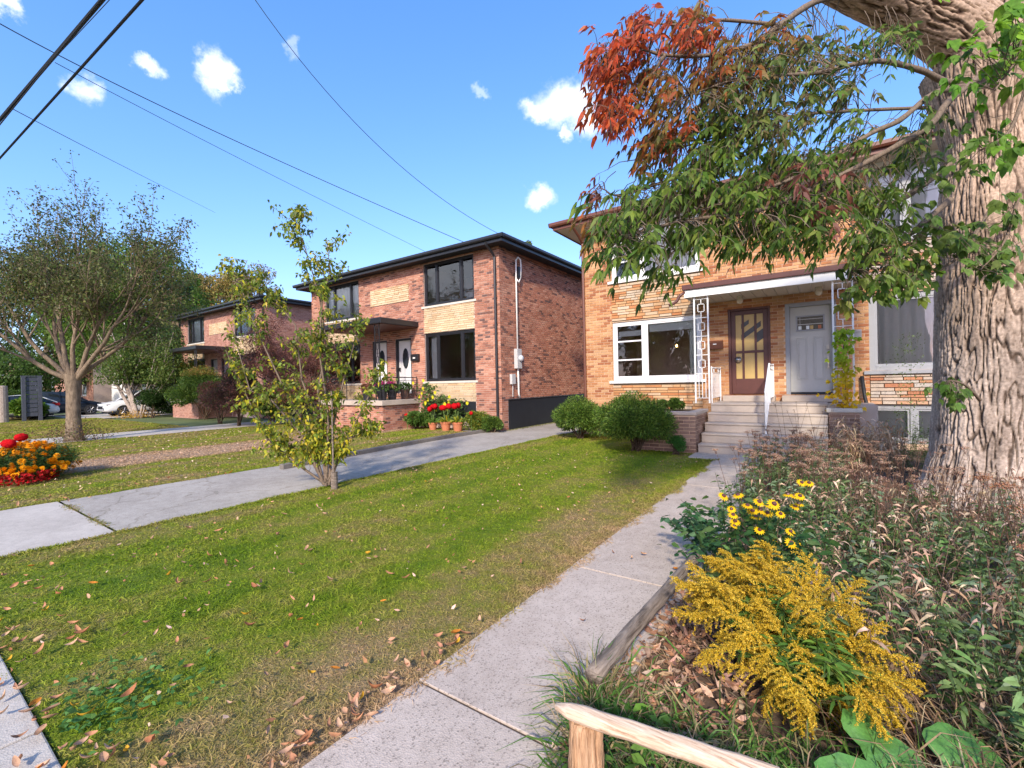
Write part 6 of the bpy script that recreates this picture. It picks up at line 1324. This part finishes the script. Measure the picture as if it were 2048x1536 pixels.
    # grasses
    def grass(n, cx, cy, sx, sy, L0, L1, cols, lab, w_=.006, dr=.7, name='long_grass', zlo=.55):
        dr = min(dr, .5)
        B = np.stack([rng.normal(cx, sx, n), rng.normal(cy, sy, n), np.zeros(n)], 1); tm = T()
        if 'tuft' not in name: B[:, 0] = np.where(B[:, 0] < -.84, -1.68 - B[:, 0], B[:, 0])
        L = rng.uniform(L0, L1, n)
        D = rdir(n, zlo, 1); leaves(tm, B, D, L, w_, pick(cols, n, .2), dr, 'blade'); V = tm.V[0]; o = tm.build(name, 'leaf', None, 'stuff'); tagset(o, lab, 'grass'); return o
    ST = [(.42, .29, .17), (.5, .38, .24), (.33, .22, .13)]; GB = [(.10, .22, .04), (.15, .29, .06), (.07, .16, .03), (.35, .3, .14)]
    grass(230, -.83, 1.72, .06, .08, .25, .48, GB, 'green grass tuft at the fence corner', .010, .55, 'grass_tuft'); grass(70, -.85, 1.78, .08, .08, .3, .5, ST, 'straw coloured blades at the fence corner', .005, .4, 'grass_tuft')
    grass(200, -.93, 2.02, .05, .09, .28, .55, GB, 'green grass tuft over the end of the grey rail', .010, .5, 'grass_tuft', zlo=.35); grass(60, -.95, 2.0, .05, .08, .35, .6, ST, 'straw coloured blades over the end of the grey rail', .005, .35, 'grass_tuft')
    grass(2600, .0, 1.78, .55, .2, .2, .42, GB, 'rough green grass behind the pale rail', .010, .7); grass(800, -.2, 1.72, .5, .15, .25, .45, ST, 'dead straw behind the pale rail', .006, .8)
    grass(2800, 1.0, 2.3, .4, .35, .3, .6, ST, 'tan dead grass bending over the lower bed', .007, .8); grass(1700, 1.0, 3.3, .7, .6, .3, .6, ST + [(.3, .18, .12)], 'reddish dead grass in the middle right of the bed', .007, .7)
    grass(900, .7, 2.0, .35, .2, .25, .45, GB, 'long green grass blades right of the goldenrod', .006, .6); grass(900, -.75, 2.6, .12, .6, .08, .2, ST + BR, 'dry litter straw beside the grey rail', .005, .3, zlo=0)
    # tall green plants at the right border
    t = None
    for k, (x, y, h) in enumerate(((2.15, 3.6, .95), (1.95, 3.1, .85), (2.45, 4.2, 1.0), (1.75, 2.6, .75))):
        t = thing('tall_green_plant', ['tall upright plant with narrow green leaves farthest right', 'upright narrow leaved plant at the right border', 'tallest narrow leaved plant behind the others at right', 'shorter narrow leaved plant nearest the camera at right'][k], 'plant', (x, y, 0), group='narrow leaved plants at the right border'); tm = T()
        for s in range(14):
            a = np.array([x + random.gauss(0, .12), y + random.gauss(0, .12), 0]); e = a + np.array([random.gauss(0, .08), random.gauss(0, .08), h * random.uniform(.7, 1)]); stick(tm, a[None], e[None], .004, .002, np.array([.1, .2, .05])); m = 60; u = rng.uniform(.15, 1, (m, 1)); leaves(tm, a * (1 - u) + e * u, rdir(m, -.1, .5), rng.uniform(.06, .12, m), .016, pick([(.07, .22, .04), (.10, .28, .05)], m), .3, 'six')
        tm.build('foliage', 'leaf', t, 'stuff')
    # leafy plant spilling over the path
    p = gp(1390, 1060, .25); t = thing('sprawling_plant', 'blue green leafy plant sprawling over the path edge', 'plant', (p.x, p.y, 0)); tm = T()
    for s in range(16):
        a = np.array([p.x + .22, p.y + random.gauss(0, .25), 0.02]); e = a + np.array([-random.uniform(.15, .5), random.gauss(0, .2), random.uniform(.2, .45)]); stick(tm, a[None], e[None], .004, .002, np.array([.12, .1, .06])); m = 26; u = rng.uniform(.3, 1, (m, 1)); leaves(tm, a * (1 - u) + e * u, rdir(m, -.3, .6), rng.uniform(.05, .085, m), .042, pick([(.06, .15, .07), (.09, .2, .08)], m), .2, 'six')
    tm.build('foliage', 'leaf', t, 'stuff')
    # leaf litter
    n = 1500; P = np.stack([rng.uniform(-.95, -.3, n), rng.uniform(1.5, 3.6, n), rng.uniform(.01, .05, n)], 1); tm = T(); leaves(tm, P, rdir(n, -.1, .4), rng.uniform(.04, .08, n), rng.uniform(.015, .035, n), pick([(.42, .22, .13), (.5, .3, .2), (.25, .13, .08), (.55, .36, .26)], n, .2), -.2, 'six'); o = tm.build('leaf_litter', 'dryleaf', None, 'stuff'); tagset(o, 'brown leaf litter between the grey rail and the goldenrod', 'leaf litter')
    n = 2500; P = np.stack([rng.uniform(-.85, 3.5, n), rng.uniform(1.3, 9.5, n), rng.uniform(.01, .06, n)], 1); tm = T(); leaves(tm, P, rdir(n, -.1, .4), rng.uniform(.05, .1, n), rng.uniform(.02, .045, n), pick([(.3, .17, .11), (.4, .25, .17), (.2, .11, .08)], n, .2), -.2, 'six'); o = tm.build('leaf_litter', 'dryleaf', None, 'stuff'); tagset(o, 'scattered dead leaves on the soil of the bed', 'leaf litter')
tangle()
def vine():
    t = thing('climbing_vine', 'yellow and green leaved vine on the right porch post', 'vine', (.3, 11.1, .9)); g = G(); pts = [(.25, 11.0, .0), (.28, 11.08, .9), (.3, 11.15, 1.5), (.26, 11.16, 2.0), (.33, 11.16, 2.5)]; g.tube(pts, .009, 6); g.build('stem', 'twig', t)
    n = 230; z = rng.uniform(.85, 2.5, n); w_ = .085 + .09 * np.clip((1.9 - z) / 1, 0, 1); P = np.stack([.27 + rng.normal(0, 1, n) * w_, 11.08 + rng.normal(0, .06, n), z], 1); k = np.clip((2.0 - z) / .7, 0, 1)[:, None]
    c = np.clip((np.array([[.32, .48, .03]]) * (1 - k) + np.array([[.75, .50, .015]]) * k) * rng.normal(1, .12, (n, 1)), 0, 1)
    for i in range(n):
        tm = T(); nn = np.array([[0.1, -1., .5]]) + rng.normal(0, .35, (1, 3)); d = rdir(1, -1, -.1)
        for sg in (0, -1, 1):
            s = np.cross(d, nn); leaves(tm, P[i:i + 1], d + s * sg * .7, .085 * (1 if sg == 0 else .8), .055, c[i:i + 1], .15, 'six', nn)
        tm.build('leaf', 'leaf', t)
    # small plant before the basement window
    t = thing('wispy_plant', 'wispy green plant climbing before the picture window', 'plant', (1.35, 11.6, 0)); tm = T(); n = 420; A = np.array([[1.3, 11.6, 0.]]); z = rng.uniform(.3, 2.35, n); P = np.stack([1.3 + .05 * np.sin(z * 6) + rng.normal(0, .13, n), 11.6 + rng.normal(0, .1, n), z], 1); leaves(tm, P, rdir(n), .05, .018, pick([(.16, .26, .07), (.12, .2, .05)], n), .2, 'dia'); stick(tm, A, np.array([[1.35, 11.6, 2.3]]), .004, .002, np.array([.15, .18, .07])); tm.build('foliage', 'leaf', t, 'stuff')
vine()
def white_tube():
    g = G(); g.tube([(.62, 12.38, 1.55), (.66, 12.3, 1.1), (.72, 12.2, .75), (.78, 12.0, .55)], .035, 8); o = g.build('drain_hose', 'cable', None, smooth=True); tagset(o, 'black drain hose bending down behind the brick pier', 'hose')
white_tube()

# ------------------------------------------------------------------ grass blades, weeds, fallen leaves
def blades():
    def patch(n, x0, x1, y0, y1, L0, L1, w0, falloff=True, name='grass', lab='', cond=None, shape='blade', zlo=.35, power=1.2):
        P = np.stack([rng.uniform(x0, x1, n), rng.uniform(y0, y1, n), np.zeros(n)], 1)
        if cond is not None: P = P[cond(P)]
        m = len(P); d = np.sqrt(P[:, 0] ** 2 + P[:, 1] ** 2 + EYE ** 2); P[:, 2] = np.where(P[:, 0] > -1.79, .021, 0) if x1 < 0 and x1 > -1.9 else 0
        tm = T(); L = rng.uniform(L0, L1, m) * (1 + .3 * np.sin(P[:, 0] * 3 + np.sin(P[:, 1] * 2.3) * 2)); W = w0 * np.maximum(1, d / 4.0)
        leaves(tm, P, rdir(m, zlo, 1), L, W * rng.uniform(.7, 1.3, m), np.full((m, 3), .1), .45, shape)
        k = 5 if shape == 'blade' else 3; o = tm.build(name, 'blade', None, 'stuff', tint=np.repeat(rng.random(m), k)); tagset(o, lab, 'grass')
    dns = lambda P, s, b: rng.random(len(P)) < np.minimum(1, (s / np.maximum(.5, np.sqrt(P[:, 0] ** 2 + P[:, 1] ** 2))) ** b)
    edge = lambda P: P[:, 0] < -1.80 + .05 * np.sin(P[:, 1] * 5) + .03 * np.sin(P[:, 1] * 13) + rng.normal(0, .02, len(P))
    patch(300000, -6.55, -1.68, .40, 12.2, .025, .058, .0042, name='grass', lab='short patchy lawn grass between the driveway and the path', cond=lambda P: dns(P, 3.6, 1.6) & edge(P))
    patch(170000, -19.6, -9.05, .42, 12, .03, .06, .007, name='grass', lab='lawn grass beyond the driveway with a worn strip', cond=lambda P: dns(P, 10, 1.3), shape='tri')
    patch(60000, -36, -22.1, .42, 8, .04, .08, .012, name='grass', lab='lawn grass of the farther houses', cond=None, shape='tri')
    patch(16000, -2.0, -1.66, .45, 9.3, .03, .075, .0045, name='grass', lab='dry fringe of grass along the path edge', zlo=-.02, cond=lambda P: P[:, 0] < -1.76 + .05 * np.sin(P[:, 1] * 4.1) + .04 * np.sin(P[:, 1] * 11) + rng.normal(0, .02, len(P)))
    for xe, zz, lab in ((-6.5, 1, 'fringe of grass creeping over the near edge of the driveway'), (-9.1, -1, 'fringe of grass creeping over the far edge of the driveway')):
        n = 9000; y = rng.uniform(.5, 12, n); x = xe - zz * (.05 * np.abs(np.sin(y * 2.3) * np.sin(y * 5.1)) * rng.random(n) * 2 - .05 + rng.normal(0, .02, n)); P = np.stack([x, y, np.full(n, .008)], 1); tm = T(); leaves(tm, P, rdir(n, .05, 1), rng.uniform(.03, .06, n), .007, np.full((n, 3), .1), .4, 'blade'); o = tm.build('grass', 'blade', None, 'stuff', tint=np.repeat(rng.random(n), 5)); tagset(o, lab, 'grass')
    n = 1400; y = 1.62 + rng.normal(0, .03, n); x = rng.uniform(-8.7, -6.5, n); k = (np.sin(x * 5) + rng.normal(0, .5, n)) > .1; tm = T(); P = np.stack([x[k], y[k], np.zeros(k.sum())], 1); m = len(P); leaves(tm, P, rdir(m, .1, .8), .05, .008, pick([(.3, .28, .07), (.18, .2, .05), (.36, .25, .1)], m), .3, 'blade'); o = tm.build('joint_weeds', 'leaf', None, 'stuff'); tagset(o, 'weeds growing in the joint across the driveway', 'weeds')
    n = 2200; y = 11.9 + rng.normal(0, .1, n); tm = T(); P = np.stack([-8.6 + rng.normal(0, .07, n), rng.uniform(12, 20, n), np.zeros(n)], 1); leaves(tm, P, rdir(n, .1, .8), .07, .012, pick([(.3, .28, .07), (.18, .2, .05)], n), .3, 'blade'); o = tm.build('joint_weeds', 'leaf', None, 'stuff'); tagset(o, 'thin weeds at the foot of the black foundation', 'weeds')
    # clover and plantain patch at the near left corner
    n = 230; P = np.stack([-2.98 + rng.normal(0, .24, n), .52 + np.abs(rng.normal(0, .26, n)), rng.uniform(.01, .05, n)], 1); tm = T(); leaves(tm, P, rdir(n, 0, .7), rng.uniform(.03, .06, n), rng.uniform(.014, .024, n), pick([(.08, .2, .05), (.13, .29, .07)], n), .2, 'six'); o = tm.build('broadleaf_weeds', 'leaf', None, 'stuff'); tagset(o, 'patch of broad leaved weeds at the near lawn corner', 'weeds')
blades()
def fallen():
    protos = []
    for v in range(10):
        me = T(); L = random.uniform(.075, .12); W = L * random.uniform(.3, .46); n = 7; col = [(.46, .22, .11), (.50, .28, .16), (.56, .35, .22), (.36, .15, .07), (.55, .20, .03), (.60, .33, .03), (.46, .23, .14), (.28, .14, .08), (.54, .32, .2), (.50, .24, .13)][v]
        V = []; cu = random.uniform(.15, .6); tw = random.uniform(-.8, .8)
        for i in range(n):
            s = i / (n - 1); w_ = W * math.sin(math.pi * min(1, s * .9 + .05)) ** .8; z = .012 + L * cu * (s - .5) ** 2 * 2; a = tw * (s - .5)
            for e in (-1, 0, 1): V.append((L * (s - .5), e * w_ / 2 * math.cos(a), z + abs(e) * w_ * .28 + e * w_ / 2 * math.sin(a)))
        F = []
        for i in range(n - 1):
            for e in (0, 1): q = i * 3 + e; F += [(q, q + 3, q + 4), (q, q + 4, q + 1)]
        me.add(np.array(V), np.array(F), np.tile([col], (len(V), 1))); o = me.build('fallen_leaf', 'dryleaf'); protos.append(o)
    names = ['tan', 'pale brown', 'beige', 'brown', 'orange', 'yellow orange', 'dull pink brown', 'dark brown', 'light tan', 'reddish tan']
    k = 0
    def place(x, y, z=.03):
        nonlocal k
        i = random.choice([0, 1, 2, 3, 4, 6, 7, 8, 9, 0, 1, 2, 8, 9, 5] ); o = protos[i] if k < 10 and False else protos[i].copy()
        COL.objects.link(o); s = random.choice([.45, .6, .8]) * random.uniform(.9, 1.1); o.scale = (s, s, s * 1.4); o.location = (x, y, z); o.rotation_euler = (random.gauss(0, .45), random.gauss(0, .35), random.uniform(0, 6.3))
        size = 'small' if s < .54 else ('medium' if s < .7 else 'large'); tip = 'tipped up' if abs(o.rotation_euler[0]) > .4 else 'flat'
        if -1.79 < x < -.9: where = 'on the bare path'
        elif x < -6.5: where = 'by the far driveway edge, nearer the street' if y < 2 else 'by the far driveway edge, farther up'
        elif x > -2.15: where = 'against the path edge, close to the camera' if y < 2 else 'against the path edge, farther up'
        elif y < .62: where = 'at the sidewalk edge left of the weeds' if x < -3.2 else 'at the sidewalk edge near the path'
        elif y < 1.3: where = 'around the weed patch' if x < -2.7 else 'on the near lawn short of the path'
        elif y < 2.3: where = 'on the lawn towards the driveway' if x < -4.2 else ('on the lawn beyond the weed patch' if x < -3 else 'on the dry lawn by the path')
        else: where = 'far up the lawn beside the young tree' if x < -4.5 else 'far up the lawn nearer the path'
        tagset(o, f'{size} {names[i]} leaf lying {tip} {where}', 'fallen leaf', 'fallen leaves ' + where.split(',')[0]); k += 1
    for _ in range(115):
        y = .45 + abs(random.gauss(0, .9)); x = random.uniform(-5.9, -1.9)
        place(x, y)
    for _ in range(60): place(random.uniform(-4.6, -2.0), random.uniform(.35, .6), .03)
    for _ in range(60): y = .7 + abs(random.gauss(0, .7)); place(-1.86 + random.gauss(0, .06), y)
    for _ in range(26): place(random.uniform(-6.3, -2), random.uniform(2.2, 6))
    for _ in range(5): place(random.uniform(-1.7, -1.0), random.uniform(1.5, 4), .028)
    for _ in range(24): place(-9.15 + random.gauss(0, .15), random.uniform(.6, 4), .03)
    for p in protos: bpy.data.objects.remove(p)
    n = 420; P = np.stack([rng.uniform(-6.4, -2, n), rng.uniform(.6, 9, n) ** 1.0, np.full(n, .035)], 1); tm = T(); leaves(tm, P, rdir(n, -.2, .5), rng.uniform(.02, .05, n), rng.uniform(.012, .022, n), pick([(.5, .27, .16), (.62, .42, .31), (.4, .2, .1)], n), -.2, 'six'); o = tm.build('leaf_crumbs', 'dryleaf', None, 'stuff'); tagset(o, 'small leaf fragments strewn through the lawn', 'leaf litter')
    n = 700; P = np.stack([rng.uniform(-19, -9.2, n), rng.uniform(.5, 9, n), np.full(n, .04)], 1); tm = T(); leaves(tm, P, rdir(n, -.2, .5), rng.uniform(.04, .07, n), rng.uniform(.02, .03, n), pick([(.5, .3, .18), (.62, .45, .33)], n), -.2, 'six'); o = tm.build('leaf_crumbs', 'dryleaf', None, 'stuff'); tagset(o, 'dead leaves strewn over the lawn past the driveway', 'leaf litter')
fallen()
